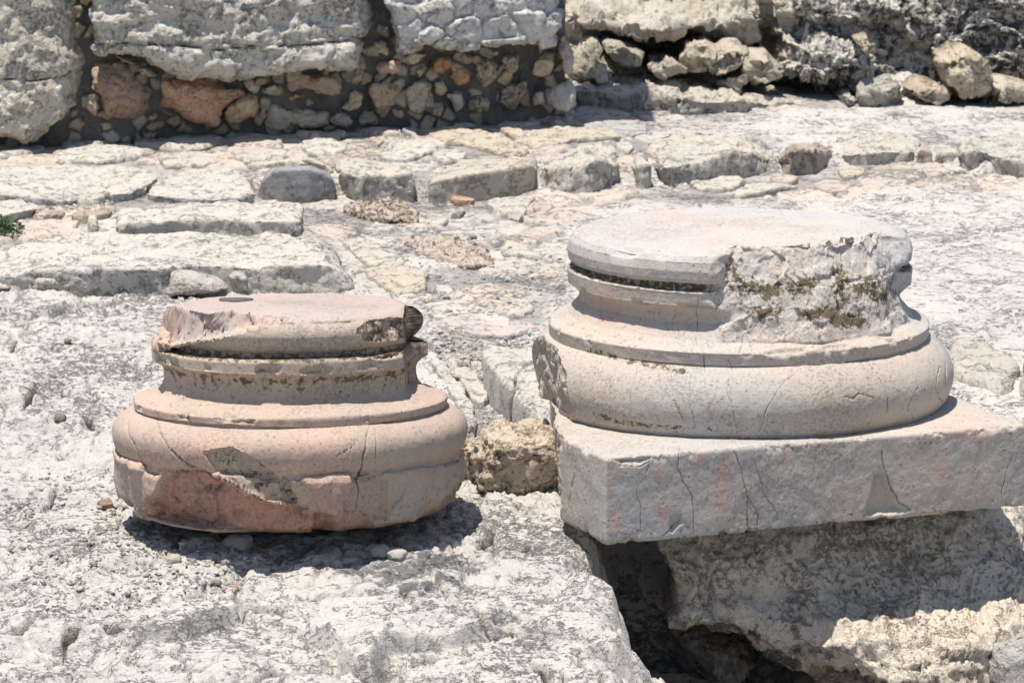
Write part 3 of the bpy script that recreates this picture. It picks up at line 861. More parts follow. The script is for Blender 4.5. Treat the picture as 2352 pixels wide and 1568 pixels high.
def outcrop():
    pxs = np.arange(1286, 2640, 1.9); pys = np.concatenate([np.arange(285, -60, -1.9), np.arange(-70, -420, -22)])
    A, B = np.meshgrid(pxs, pys, indexing='ij')
    P = at_wall(A, B, OUT)
    foot = np.interp(A, [1286, 1720, 1850, 2100, 2352, 2600], [275, 262, 242, 246, 218, 200])
    q = P.reshape(-1, 3)
    wx = fbm(q, 5, 3, seed=88).reshape(A.shape) * 26; wy = fbm(q, 5, 3, seed=89).reshape(A.shape) * 14
    off = np.zeros(A.shape)
    for cx, cy, rx, ry, am in BLOBS:
        d = ((A + wx - cx) / rx) ** 2 + ((B + wy - cy) / ry) ** 2
        off += am * np.exp(-d ** 1.6)
    # buried toe of the rock spreads forward at the paving
    off += .25 * sstep(foot - 34, foot + 8, B) - .05
    P[..., 1] -= off
    P[..., 1] += .42 * np.maximum(P[..., 2] - .12, 0)
    N = grid_normals(P)
    if N[50, 50, 1] > 0: N = -N
    right = sstep(1760, 1850, A)
    d = rough(P * np.array([1, 1, 1.5]), .13, 4.0, 91) + rough(P, .034, 14, 92) * (.5 + .8 * right) + fbm(q, 40, 3, .6, 93).reshape(A.shape) * (.003 + .006 * right)
    P = P + N * d[..., None]
    V, qd, ring = close_grid(P, np.array([0, .8, 0]))
    org = origin_of(P)
    f = qd[200]
    if np.cross(V[f[1]] - V[f[0]], V[f[2]] - V[f[0]])[1] > 0: qd = qd[:, ::-1]
    m = np.zeros((len(V), 4))
    lich = (.10 + .52 * right + .25 * fbm(q, 2.2, 4, seed=95).reshape(A.shape))
    m[:A.size, 0] = np.clip(lich, 0, 1).ravel()
    m[:A.size, 3] = np.clip(.22 * right + .25 * np.exp(-((B - 70) / 18.) ** 2) * sstep(1800, 1700, A), 0, 1).ravel()
    t = np.ones((len(V), 3)) * np.array([1.12, 1.05, .93])
    t[:A.size] = (np.array([1.16, 1.13, 1.07]) * (1 - right.ravel()[:, None]) + np.array([1.40, 1.42, 1.44]) * right.ravel()[:, None])
    me = make_mesh("rock_outcrop", V - org, qd, tint=t, msk=m, mat=M_LICHEN)
    link("rock_outcrop", me, org, None, "craggy natural rock face blackened by lichen at the upper right beyond the paving", "rock")


outcrop()

BOULD = [
    (3, [(45, 390), (110, 310), (200, 293), (300, 345), (250, 400), (205, 492), (80, 472)], .20, (1.18, 1.08, .95), "rounded cream boulder on the left of the pile below the dark hollow", 3),
    (3, [(215, 490), (245, 400), (305, 345), (350, 308), (440, 310), (482, 370), (462, 430), (400, 472)], .20, (1.15, 1.05, .92), "angular cream boulder in the middle of the pile", 3),
    (3, [(480, 400), (560, 388), (645, 390), (690, 450), (738, 490), (700, 532), (560, 548), (492, 485)], .22, (1.15, 1.06, .95), "wedge shaped cream boulder at the right of the pile", 3),
    (3, [(295, 545), (400, 500), (470, 483), (493, 540), (430, 588), (368, 582)], .20, (1.15, 1.08, .98), "small cream rock in front of the wedge shaped boulder", 3),
    (2, [(2090, 420), (2150, 395), (2270, 395), (2330, 440), (2380, 480), (2250, 498), (2110, 478)], .16, (1.1, 1.03, .93), "low beige rock at the far left end of the boulder pile", 3),
    (3, [(1800, 410), (1880, 350), (2000, 358), (2120, 440), (2135, 570), (2060, 645), (1905, 662), (1840, 560)], .22, (1.18, 1.06, .88), "rounded yellowish knob of rock at the far right foot of the outcrop", 3),
    (3, [(1235, 305), (1350, 278), (1325, 372), (1280, 365)], .28, (1.15, 1.02, .85), "small tan pointed rock stuck on the dark lichen face", 3),
    (3, [(1100, 700), (1150, 650), (1232, 655), (1212, 712), (1140, 725)], .16, (1.2, 1.18, 1.12), "small white rock at the foot of the dark outcrop", 3),
    (3, [(1240, 640), (1300, 590), (1400, 600), (1480, 560), (1560, 660), (1500, 720), (1380, 700), (1280, 690)], .18, (1.0, 1.0, .98), "grey ragged rock right of the small white rock at the outcrop foot", 3),
    (2, [(1600, 400), (1640, 330), (1730, 290), (1800, 390), (1885, 470), (1850, 520), (1760, 545), (1640, 500), (1600, 470)], .22, (1.2, 1.12, .95), "rough cream rock just right of the wall end above the long boulder", 3),
    (2, [(1770, 310), (1850, 300), (1980, 330), (2080, 380), (2050, 440), (1960, 440), (1860, 400)], .14, (.95, .88, .78), "brown shaded rock under the overhang above the long boulder", 3),
    (3, [(1580, 640), (1660, 570), (1760, 590), (1850, 640), (1810, 700), (1700, 690)], .16, (1.1, .95, .84), "brownish rock between the grey ragged rock and the yellowish knob", 3),
    (3, [(2100, 640), (2150, 560), (2250, 570), (2400, 600), (2500, 680), (2300, 680), (2150, 665)], .20, (1.25, 1.15, 1.0), "flat cream ledge rock at the far right foot of the outcrop", 3),
]
for reg, pts, T, tint, lab, fl in BOULD:
    pp = R(reg, pts); cc = pp.mean(0); pp = cc + (pp - cc) * 1.10
    pillow("boulder", pp, 'y', (13.10, .0), T * .75, lab, "rock", tint=tuple(t * .95 for t in tint), mat=M_ROCK, depth=.3, flat=fl + 2, amp=.085, nscale=6, facets=7,
           lich=.16, res=.007, jag=2.5, group="rocks at the foot of the outcrop")

LEDGE_ROCKS = [
    ([(1298, 258), (1400, 266), (1470, 270), (1560, 272)], [(1300, 202), (1360, 205), (1430, 214), (1560, 220)], [(1308, 180), (1400, 176), (1470, 168), (1565, 176)], "long low pale ledge of rock running right from the wall end", (1.14, 1.10, 1.05), 71),
    ([(1545, 272), (1620, 272), (1720, 266)], [(1550, 222), (1620, 228), (1722, 232)], [(1550, 176), (1640, 186), (1715, 208)], "pale ledge rock in the middle below the boulder pile", (1.14, 1.09, 1.02), 72),
    ([(1708, 264), (1780, 258), (1860, 246)], [(1712, 228), (1780, 232), (1858, 236)], [(1710, 212), (1780, 216), (1850, 226)], "low cream ledge rock tapering out at the right below the pile", (1.16, 1.08, 1.0), 73),
]


# ------------------------------------------------------------------ paving stones of the upper terrace and of the lower paving
ZT = .108
CRM = (1.04, 1.01, .95); YEL = (1.03, .96, .83); PKP = (1.03, .94, .89); WHP = (1.08, 1.07, 1.04); GRP = (.86, .88, .92)
PAV_T = [
    (1, [(-200, 975), (0, 968), (160, 962), (320, 1005), (200, 1048), (0, 1062), (-200, 1060)], .018, WHP, "white oval paving stone under the far left block"),
    (1, [(380, 965), (600, 910), (740, 888), (792, 950), (680, 992), (450, 1012)], .024, CRM, "cream paving stone in front of the red speckled rubble"),
    (1, [(890, 962), (1000, 893), (1200, 883), (1420, 900), (1502, 950), (1400, 1012), (1230, 1038), (1050, 1002), (900, 987)], .030, CRM, "large cream pitted paving stone below the orange rubble stone"),
    (1, [(1425, 880), (1522, 873), (1532, 920), (1440, 927)], .020, CRM, "small square cream paver beside the wall foot below the rounded tan stone"),
    (1, [(1515, 950), (1620, 908), (1850, 930), (1932, 1000), (1700, 1014), (1560, 984)], .022, PKP, "peach paving stone just below the wide grey rubble stone"),
    (1, [(1965, 920), (2120, 858), (2250, 868), (2342, 930), (2200, 952), (2050, 938)], .030, PKP, "raised pink cream stone catching the sun at the wall foot"),
    (1, [(330, 1042), (520, 993), (800, 1000), (1000, 1010), (950, 1062), (700, 1102), (400, 1088)], .018, WHP, "smooth white paving stone left of the middle of the terrace"),
    (1, [(2010, 1000), (2040, 960), (2200, 958), (2352, 990), (2300, 1052), (2080, 1052)], .022, WHP, "rough white paver below the raised pink cream stone"),
    (1, [(1060, 1064), (1300, 1040), (1545, 1070), (1500, 1116), (1250, 1128), (1100, 1128)], .022, CRM, "long cream paver behind the pale slab end"),
    (1, [(1550, 1060), (1800, 1033), (2050, 1060), (2180, 1120), (2240, 1165), (2100, 1138), (1900, 1125), (1760, 1150), (1620, 1118)], .040, CRM, "long cream paver lying behind the grey sawn kerbstone"),
    (2, [(95, 872), (350, 848), (442, 900), (430, 932), (150, 902)], .020, PKP, "thin pinkish paver at the shadow edge below the bottom rubble"),
    (2, [(358, 815), (420, 813), (545, 860), (420, 867)], .018, YEL, "narrow yellow chip at the wall shadow edge"),
    (2, [(418, 880), (500, 868), (572, 942), (480, 922)], .016, GRP, "small grey triangular paver left of the yellow slab"),
    (2, [(238, 950), (332, 953), (268, 994)], .012, YEL, "tiny yellow triangular chip in the terrace mortar"),
    (2, [(588, 892), (800, 868), (1000, 900), (1180, 960), (1292, 1020), (1250, 1052), (1080, 1047), (880, 987), (650, 962)], .022, YEL, "long yellow tinted slab in the middle of the terrace"),
    (2, [(698, 852), (1000, 803), (1014, 830), (900, 862)], .020, CRM, "thin cream strip paver along the wall shadow"),
    (2, [(1048, 830), (1350, 793), (1405, 830), (1150, 872)], .022, WHP, "white paver near the wall foot left of the raised cream chunk"),
    (2, [(1058, 850), (1150, 874), (1272, 910), (1250, 953), (1190, 947), (1100, 892)], .020, YEL, "short yellow chip right of the long yellow slab"),
    (2, [(1288, 902), (1500, 868), (1800, 880), (1952, 930), (1600, 948), (1500, 982), (1300, 1002)], .020, YEL, "wide yellowish slab with a dark crack before the long boulder"),
    (2, [(1418, 800), (1520, 753), (1602, 790), (1560, 842), (1440, 852)], .040, CRM, "raised cream chunk before the big grey corner stone"),
    (2, [(275, 1042), (370, 958), (600, 948), (692, 1010), (640, 1040), (450, 1092), (300, 1072)], .024, WHP, "rounded white slab behind the kerb left of centre"),
    (2, [(622, 1056), (740, 1008), (872, 1050), (850, 1087), (700, 1102)], .022, WHP, "diamond shaped white paver behind the long beige kerbstone"),
    (2, [(1620, 850), (1900, 800), (2122, 890), (1950, 922), (1700, 872)], .014, GRP, "grey worn paver below the long low boulder"),
    (2, [(1848, 990), (1950, 965), (2010, 1000), (1960, 1042), (1900, 1012)], .016, WHP, "small white paver behind the upright kerb piece"),
]
PAV_G = [
    (1, [(498, 1382), (560, 1350), (742, 1338), (700, 1382), (560, 1394)], .050, CRM, "small cream stone between the large slab and the brown edge stones"),
    (2, [(958, 1362), (1350, 1328), (1290, 1382), (1240, 1500), (1130, 1452)], .012, CRM, "triangular cream paver below the long beige kerbstone"),
    (2, [(1288, 1402), (1370, 1368), (1462, 1390), (1430, 1432), (1380, 1442)], .012, (1.02, .84, .80), "small pink rounded paver right of the triangular cream one"),
    (2, [(758, 1347), (850, 1338), (935, 1342), (920, 1362), (800, 1364)], .010, (1.05, .72, .52), "thin orange sliver at the foot of the long beige kerbstone"),
    (2, [(1358, 1332), (1542, 1318), (1532, 1372), (1400, 1378)], .012, WHP, "pale paver at the foot of the rough rounded kerbstone"),
    (2, [(1128, 1472), (1200, 1458), (1254, 1480), (1230, 1512), (1150, 1502)], .035, (.9, .84, .80), "rounded loose cobble standing proud of the lower paving"),
    (2, [(755, 1457), (800, 1440), (872, 1428), (840, 1462)], .014, (.55, .53, .50), "dark slim chip lying on the lower paving"),
    (5, [(15, 112), (150, 98), (300, 180), (472, 250), (440, 284), (180, 284), (120, 222)], .016, CRM, "long cream paver right of the left slab's broken corner"),
    (5, [(1088, 212), (1160, 163), (1330, 190), (1392, 240), (1250, 222)], .018, CRM, "pale flake of paving left of the big column base"),
    (5, [(155, 302), (400, 288), (622, 340), (605, 380), (602, 452), (380, 474), (250, 402)], .026, YEL, "yellowish broken paver just behind the small column base"),
    (5, [(640, 422), (750, 416), (790, 470), (690, 476)], .010, WHP, "tiny white paver right of the yellowish broken one"),
    (5, [(1188, 522), (1290, 505), (1325, 580), (1240, 604)], .012, CRM, "small cream paver left of the big base's moulding"),
    (5, [(700, 640), (950, 650), (1300, 660), (1370, 720), (1100, 760), (850, 730), (680, 700)], .012, (1.04, .96, .95), "wide flat pinkish paver between the two bases"),
    (5, [(560, 870), (640, 862), (720, 950), (800, 1070), (905, 1220), (945, 1340), (870, 1402), (800, 1250), (700, 1050)], .020, WHP, "long white slab edging the gravel channel on its left"),
    (5, [(750, 975), (880, 962), (1010, 1130), (1012, 1200), (910, 1205), (850, 1110)], .018, CRM, "cream slab between the long white slab and the gravel channel"),
    (5, [(560, 540), (800, 520), (980, 560), (900, 620), (680, 600)], .010, WHP, "flat pale paver right behind the small base's chipped corner"),
    (3, [(108, 1232), (300, 1193), (492, 1210), (420, 1272), (250, 1283), (130, 1268)], .012, CRM, "cream paver below the thick undercut kerbstone"),
    (3, [(378, 1312), (540, 1238), (720, 1228), (872, 1260), (700, 1283), (560, 1313), (420, 1333)], .014, CRM, "wing shaped cream paver behind the big column base"),
    (3, [(638, 1202), (740, 1183), (842, 1210), (780, 1238), (660, 1233)], .012, PKP, "small pinkish paver below the brown rounded kerbstone"),
    (3, [(918, 1252), (1050, 1222), (1212, 1245), (1150, 1293), (1000, 1293)], .012, PKP, "peach paver further right behind the big column base"),
    (3, [(1098, 1142), (1280, 1133), (1293, 1180), (1150, 1203), (1108, 1183)], .014, YEL, "short yellow cream paver below the ragged terrace edge"),
    (3, [(1308, 1132), (1600, 1108), (1642, 1150), (1350, 1158)], .014, YEL, "long thin yellow cream paver below the ragged terrace edge"),
    (3, [(1648, 1152), (1700, 1110), (1790, 1100), (1852, 1180), (1720, 1203)], .014, PKP, "pale pink paver left of the right hand kerb slab"),
    (2, [(1800, 1290), (1850, 1270), (1990, 1285), (1960, 1320), (1840, 1318)], .014, CRM, "small cream paver under the upright kerb piece"),
    (2, [(560, 1490), (640, 1475), (755, 1490), (720, 1512), (620, 1515)], .012, CRM, "small cream strip between the two rusty patches"),
]
for L_, zz in ((PAV_T, ZT), (PAV_G, -.004)):
    for reg, pts, T, tint, lab in L_:
        if zz > 0:
            cpx = R(reg, pts)[:, 0].mean()
            zv = float(np.interp(cpx, [500, 600, 1245, 1500, 1775, 1925, 2352], [.060, .064, .066, .050, .044, .032, .028])) - .004
        else:
            zv = zz if T < .04 else .062
        pillow("paving_stone", R(reg, pts), 'z', zv, .006 + T * .42, lab, "paving stone", tint=tint, mat=M_PAVE, depth=.06, flat=16, amp=.012 + T * .3, nscale=9,
               lich=.10, pink=.15, res=.006, group="paving stones set in grey mortar")
for reg, pts, lab in ((2, [(50, 1392), (200, 1358), (430, 1346), (555, 1450), (520, 1502), (300, 1483), (60, 1442)], "flat crumbly rust red stone set in the paving below the kerb"),
                      (5, [(440, 115), (560, 90), (760, 100), (1000, 180), (1052, 270), (900, 292), (650, 244), (550, 192)], "flat crumbly brown flecked stone set in the paving between kerb and bases")):
    pillow("crumbly_stone", R(reg, pts), 'z', -.002, .014, lab, "paving stone", tint=(1.04, .94, .87), mat=M_PAVE, depth=.05, flat=8, amp=.03, nscale=26, pink=.35, lich=.1, brown=.55 if reg == 2 else .38, res=.0045)


# ------------------------------------------------------------------ kerbstones: front face and top face bent over one edge
def kerb(name, foot, lip, back, label, cat, z0=0.0, zb=None, tint=(1, 1, 1), mat=None, amp=.02, nscale=8, seed=1, lich=.12, pink=.1, brown=0.0, rnd=.16, group=None, res=.006, endr=.035, lean=.0):
    """foot, lip: traced lower and upper edge of the front face, back: traced far edge of the top (px)"""
    Lm = np.linalg.norm(np.diff(at_z(foot[:, 0], foot[:, 1], z0), axis=0), axis=1).sum()
    nu = int(np.clip(Lm / res, 24, 420))
    f = resample(foot, nu); l = resample(lip, nu); b = resample(back, nu)
    F = at_z(f[:, 0], f[:, 1], z0)
    Lp = at_y(l[:, 0], l[:, 1], F[:, 1] + lean)
    ztop = Lp[:, 2]
    zbk = ztop + .0 if zb is None else np.full(nu, zb)
    B = at_z(b[:, 0], b[:, 1], zbk)
    B[:, 1] = np.maximum(B[:, 1], Lp[:, 1] + .08)
    hf = np.linalg.norm(Lp - F, axis=1).mean(); ht = np.linalg.norm(B - Lp, axis=1).mean()
    nf = max(6, int(hf / res)); ntp = max(8, int(ht / res))
    ctrl = []
    F0 = F + np.array([0, .0, -.05])
    Bd = B + np.array([0, .02, -.08])
    rows = [F0 + (F - F0) * t for t in np.linspace(0, 1, 4)[:-1]] + [F + (Lp - F) * t for t in np.linspace(0, 1, nf)[:-1]] + \
           [Lp + (B - Lp) * t for t in np.linspace(0, 1, ntp)[:-1]] + [B + (Bd - B) * t for t in np.linspace(0, 1, 5)]
    P = np.stack(rows, 1)
    k = max(2, int(rnd * hf / res))
    for _ in range(k):
        Q = P.copy(); Q[:, 1:-1] = (P[:, :-2] + 2 * P[:, 1:-1] + P[:, 2:]) / 4; P = Q
    # round the two ends
    u = np.arange(nu) * (Lm / nu)
    e = np.minimum(u, u[::-1]); kk = np.sqrt(np.clip(1 - (1 - np.clip(e / endr, 0, 1)) ** 2, 0, 1))
    C = (F.mean(0) + B.mean(0)) / 2; 
    mid = (F + B) / 2; mid[:, 2] = z0
    P = mid[:, None] + (P - mid[:, None]) * (1 - (1 - kk) * .35)[:, None, None]
    N = grid_normals(P)
    if N[nu // 2, P.shape[1] // 2, 2] < 0: N = -N
    P = P + N * rough(P, amp, nscale, seed)[..., None]
    nv = P.shape[1]
    V = P.reshape(-1, 3); q = grid_quads(nu, nv)
    ext = []
    tr = []
    for end in (0, nu - 1):
        c = P[end].mean(0); ci = len(V) + len(ext); ext.append(c)
        j = np.arange(nv - 1)
        a = end * nv + j
        t_ = np.stack([a, a + 1, np.full(nv - 1, ci)], -1)
        tr.append(t_ if end == 0 else t_[:, ::-1])
    V = np.vstack([V, np.array(ext)])
    org = origin_of(P)
    fq = q[(nu // 2) * (nv - 1) + nv // 2]
    if np.cross(V[fq[1]] - V[fq[0]], V[fq[2]] - V[fq[0]])[2] < 0: q = q[:, ::-1]
    else: tr = [t[:, ::-1] for t in tr]
    m = np.zeros((len(V), 4)); m[:, 0] = lich; m[:, 2] = pink; m[:, 3] = brown
    me = make_mesh(name, V - org, q, np.vstack(tr), tint=tint, msk=m, mat=mat or M_PAVE)
    return link(name, me, org, None, label, cat, group)


KG = "kerbstones along the terrace edge"
kerb("stone_slab", R(1, [(-300, 1330), (0, 1330), (130, 1340), (300, 1368), (490, 1372), (600, 1340), (860, 1318), (975, 1275)]), R(1, [(-300, 1296), (0, 1302), (130, 1312), (300, 1338), (490, 1345), (600, 1312), (860, 1290), (975, 1250)]),
     R(1, [(-300, 1120), (0, 1120), (300, 1090), (700, 1110), (900, 1122), (1000, 1130), (1062, 1190)]), "very large flat white slab at the left edge of the terrace", "slab", z0=.07, tint=WHP, amp=.022, nscale=7, seed=51, rnd=.15, endr=.02)
kerb("stone_slab", R(1, [(975, 1335), (1100, 1350), (1350, 1368), (1600, 1372), (1712, 1362)]), R(1, [(970, 1300), (1100, 1318), (1350, 1335), (1600, 1325), (1714, 1300)]),
     R(1, [(1010, 1262), (1100, 1180), (1300, 1132), (1570, 1127), (1690, 1220)]), "broad white slab immediately left of the grey sawn kerbstone", "slab", z0=.055, tint=WHP, amp=.022, nscale=8, seed=52, rnd=.15, endr=.02)
kerb("stone_slab", R(1, [(-300, 1520), (0, 1505), (100, 1475), (222, 1440)]), R(1, [(-300, 1470), (0, 1450), (100, 1430), (225, 1405)]),
     R(1, [(-300, 1330), (0, 1330), (150, 1340), (280, 1382)]), "thick white stone at the left edge in front of the very large slab", "slab", z0=.055, tint=WHP, amp=.022, nscale=8, seed=53, rnd=.3, endr=.02)
kerb("kerbstone", R(1, [(1730, 1335), (1900, 1350), (2080, 1352), (2258, 1335)]), R(1, [(1740, 1225), (1850, 1140), (2080, 1132), (2255, 1200)]), R(1, [(1755, 1170), (1850, 1125), (2100, 1128), (2250, 1170)]),
     "grey flat sawn faced kerbstone, the only dark grey one", "kerbstone", tint=(.66, .69, .75), amp=.006, seed=4, lich=.15, pink=0, rnd=.02, group=KG)
kerb("kerbstone", R(2, [(40, 1325), (120, 1345), (300, 1325), (525, 1335)]), R(2, [(5, 1150), (120, 1175), (280, 1178), (400, 1170), (535, 1142)]), R(2, [(-15, 1068), (110, 1056), (380, 1095), (530, 1130)]),
     "cream kerbstone with chipped layered front right of the grey sawn one", "kerbstone", tint=CRM, amp=.030, seed=7, group=KG, rnd=.25)
kerb("kerbstone", R(2, [(592, 1345), (800, 1335), (1000, 1318), (1335, 1290)]), R(2, [(590, 1228), (700, 1200), (950, 1158), (1340, 1105)]), R(2, [(640, 1165), (850, 1070), (1100, 1055), (1350, 1052)]),
     "longest smooth beige kerbstone with a shadowed front", "kerbstone", tint=(1.0, .96, .86), amp=.014, seed=9, group=KG, rnd=.10)
kerb("kerbstone", R(2, [(1400, 1270), (1560, 1300), (1700, 1295), (1895, 1235)]), R(2, [(1395, 1120), (1500, 1120), (1700, 1090), (1900, 1080)]), R(2, [(1370, 1045), (1580, 962), (1750, 965), (1870, 1010)]),
     "rough rounded cream kerbstone right of the longest smooth one", "kerbstone", tint=CRM, amp=.05, nscale=7, seed=12, group=KG, rnd=.6)
kerb("kerbstone", R(2, [(2005, 1250), (2060, 1262), (2120, 1250)]), R(2, [(1995, 1130), (2060, 1110), (2120, 1110)]), R(2, [(1965, 1012), (2010, 1005), (2060, 1025)]),
     "narrow upright white kerb piece between two large kerbstones", "kerbstone", tint=WHP, amp=.02, seed=15, group=KG, rnd=.3, endr=.02)
kerb("kerbstone", np.vstack([R(2, [(2165, 1240)]), R(3, [(0, 1252), (300, 1192), (480, 1170), (662, 1150)])]), np.vstack([R(2, [(2150, 1150)]), R(3, [(-80, 1120), (60, 1098), (220, 1080), (360, 1020), (560, 1008), (662, 1070)])]),
     np.vstack([R(2, [(2050, 960)]), R(3, [(0, 872), (300, 875), (620, 945)])]),
     "thick cream kerbstone with a ragged undercut front and deep shadow", "kerbstone", tint=CRM, amp=.035, nscale=7, seed=18, group=KG, rnd=.25)
kerb("kerbstone", R(3, [(700, 1145), (780, 1160), (950, 1150), (1110, 1075)]), R(3, [(715, 1050), (800, 1010), (950, 1000), (1105, 1010)]), R(3, [(740, 1000), (850, 955), (960, 950), (1060, 975)]),
     "brown rounded kerbstone right of the thick undercut one", "kerbstone", tint=(.84, .76, .68), amp=.035, nscale=9, seed=21, lich=.25, group=KG, rnd=.35)
kerb("kerbstone", R(3, [(1130, 1105), (1300, 1118), (1450, 1105), (1625, 1100)]), R(3, [(1120, 1045), (1250, 1022), (1450, 1008), (1625, 1012)]), R(3, [(1060, 960), (1200, 900), (1450, 880), (1650, 930)]),
     "long pale kerb slab with a low pitted front edge", "kerbstone", tint=CRM, amp=.03, seed=24, lich=.2, group=KG, rnd=.3)
kerb("kerbstone", R(3, [(1622, 1105), (1690, 1098), (1745, 1100)]), R(3, [(1625, 1010), (1680, 995), (1740, 1020)]), R(3, [(1640, 985), (1690, 980), (1735, 990)]),
     "small pinkish brown kerb piece right of the long pale slab", "kerbstone", tint=(.95, .84, .76), amp=.015, seed=26, group=KG, rnd=.3, endr=.02)
kerb("kerbstone", R(3, [(1765, 1100), (1850, 1100), (1918, 1115)]), R(3, [(1770, 1040), (1850, 1030), (1915, 1030)]), R(3, [(1750, 990), (1840, 960), (1915, 990)]),
     "pale worn kerb piece left of the right hand kerb slab", "kerbstone", tint=CRM, amp=.02, seed=28, group=KG, rnd=.3, endr=.02)
kerb("kerbstone", R(3, [(1928, 1145), (2100, 1140), (2250, 1180), (2352, 1205), (2600, 1250)]), R(3, [(1925, 1022), (2050, 1010), (2200, 1060), (2352, 1085), (2600, 1120)]), R(3, [(1900, 930), (2100, 900), (2350, 900), (2600, 920)]),
     "pale kerb slab at the right edge with a pitted shaded front", "kerbstone", tint=(1.0, .99, .95), amp=.03, seed=30, lich=.25, group=KG, rnd=.3)

for ft, lp, bk, lab, tn_, sd_ in LEDGE_ROCKS:
    kerb("ledge_rock", R(0, ft), R(0, lp), R(0, bk), lab, "rock", z0=.025, tint=tn_, mat=M_ROCK, amp=.06, nscale=6, seed=sd_, lich=.10, rnd=.5, group="rocks at the foot of the outcrop", endr=.03)

# ---- left step: slab, front rubble, second slab, brown edge stones
kerb("stone_slab", R(4, [(-300, 420), (0, 430), (400, 440), (820, 445), (1100, 470), (1500, 455), (1730, 448), (2000, 435), (2300, 440), (2420, 430)]),
     R(4, [(-300, 330), (0, 345), (230, 312), (600, 292), (1000, 295), (1150, 270), (1480, 262), (1700, 275), (1900, 262), (2200, 262), (2330, 300)]),
     R(4, [(-300, 110), (0, 95), (250, 50), (800, 55), (1300, 50), (1800, 40), (2120, 75), (2260, 150)]),
     "long white flat step slab with a broken front edge at the left", "slab", z0=0.0, tint=WHP, amp=.026, nscale=7, seed=33, lich=.1, rnd=.12, res=.0055)
kerb("stone_slab", R(1, [(785, 1562), (1100, 1575), (1500, 1570), (2045, 1565)]), R(1, [(790, 1500), (1100, 1480), (1500, 1470), (2040, 1480)]), R(1, [(770, 1402), (1200, 1372), (1700, 1352), (2035, 1345)]),
     "shorter white slab with a chiselled groove lying behind the long step slab", "slab", z0=.055, tint=WHP, amp=.022, nscale=9, seed=36, lich=.12, rnd=.3)
kerb("edge_stone", R(1, [(262, 1505), (350, 1500), (400, 1490), (438, 1478)]), R(1, [(285, 1432), (340, 1430), (400, 1440), (440, 1438)]), R(1, [(300, 1410), (360, 1405), (420, 1415), (445, 1420)]),
     "left one of two small brown broken edge stones near the green tuft", "stone", z0=.046, tint=(.85, .72, .6), amp=.02, seed=39, rnd=.4, lich=.2, endr=.02)
kerb("edge_stone", R(1, [(470, 1495), (560, 1505), (650, 1490), (738, 1478)]), R(1, [(465, 1440), (560, 1435), (650, 1440), (738, 1425)]), R(1, [(470, 1420), (560, 1415), (650, 1410), (735, 1405)]),
     "right one of two small brown broken edge stones left of the chiselled slab", "stone", z0=.046, tint=(.85, .74, .62), amp=.02, seed=40, rnd=.4, lich=.2, endr=.02)
for pts, lab, T, sd in ((R(4, [(195, 430), (205, 345), (260, 318), (400, 318), (500, 345), (570, 390), (520, 425), (380, 435)]), "white rounded chunk wedged below the left part of the step slab", .06, 1),
                        (R(4, [(70, 340), (130, 325), (198, 335), (200, 375), (140, 385), (95, 360)]), "small white wedge left of the white rounded chunk", .04, 2),
                        (R(4, [(-60, 430), (0, 365), (60, 375), (110, 420), (60, 435)]), "small pale stone at the left edge under the step slab", .04, 3),
                        (R(4, [(1115, 480), (1130, 330), (1200, 290), (1350, 310), (1470, 360), (1540, 440), (1400, 470), (1250, 462)]), "pale rounded chunk filling the hollow of the step slab front", .07, 4),
                        (R(4, [(1490, 290), (1600, 290), (1690, 340), (1720, 450), (1560, 450), (1540, 400)]), "beige chunk right of the pale rounded one under the step slab", .05, 5),
                        (R(4, [(750, 420), (830, 375), (960, 390), (970, 430), (860, 440)]), "low grey chunk left of the dark hollow of the step slab", .05, 6)):
    yb = at_z(pts[:, 0].mean(), pts[:, 1].max() - 2, 0)[1]
    pillow("filler_stone", pts, 'y', (yb + .02, 0), T, lab, "stone", tint=(1.03, 1.0, .96), depth=.05, flat=3, amp=.03, nscale=9, seed=sd + 60, lich=.12, mat=M_PAVE,
           group="chunks under the left step slab")
pillow("loose_stone", R(1, [(585, 1500), (640, 1493), (668, 1520), (660, 1550), (600, 1548), (580, 1530)]), 'z', .048, .035, "small pale square stone in the grey mortar gap left of the chiselled slab", "stone", tint=WHP, amp=.008, depth=.02, flat=4)
pillow("loose_stone", R(1, [(480, 1540), (520, 1510), (545, 1515), (520, 1545)]), 'z', .048, .02, "tiny flat chip left of the small pale square stone", "stone", tint=CRM, amp=.006, depth=.02, flat=4)

# ------------------------------------------------------------------ stones between the two bases
pillow("wedge_stone", R(5, [(962, 882), (1050, 850), (1200, 870), (1420, 835), (1480, 900), (1420, 940), (1300, 960), (1215, 1040), (1175, 1120), (1090, 1060), (1000, 965)]), 'z', .075, .018,
       "flat grey wedge stone pointing left between the two bases", "stone", tint=(1.06, 1.03, .98), amp=.016, nscale=10, depth=.12, flat=9, lich=.22, res=.004)
pillow("wedge_stone", R(5, [(1165, 1150), (1190, 1070), (1300, 985), (1420, 950), (1560, 960), (1600, 1150), (1560, 1400), (1470, 1420), (1340, 1340), (1240, 1240), (1180, 1200)]), 'z', .055, .050,
       "rounded light grey boulder half hidden behind the big base's broken side", "stone", tint=(1.12, 1.09, 1.04), amp=.018, nscale=9, depth=.12, flat=3, lich=.15, res=.004)


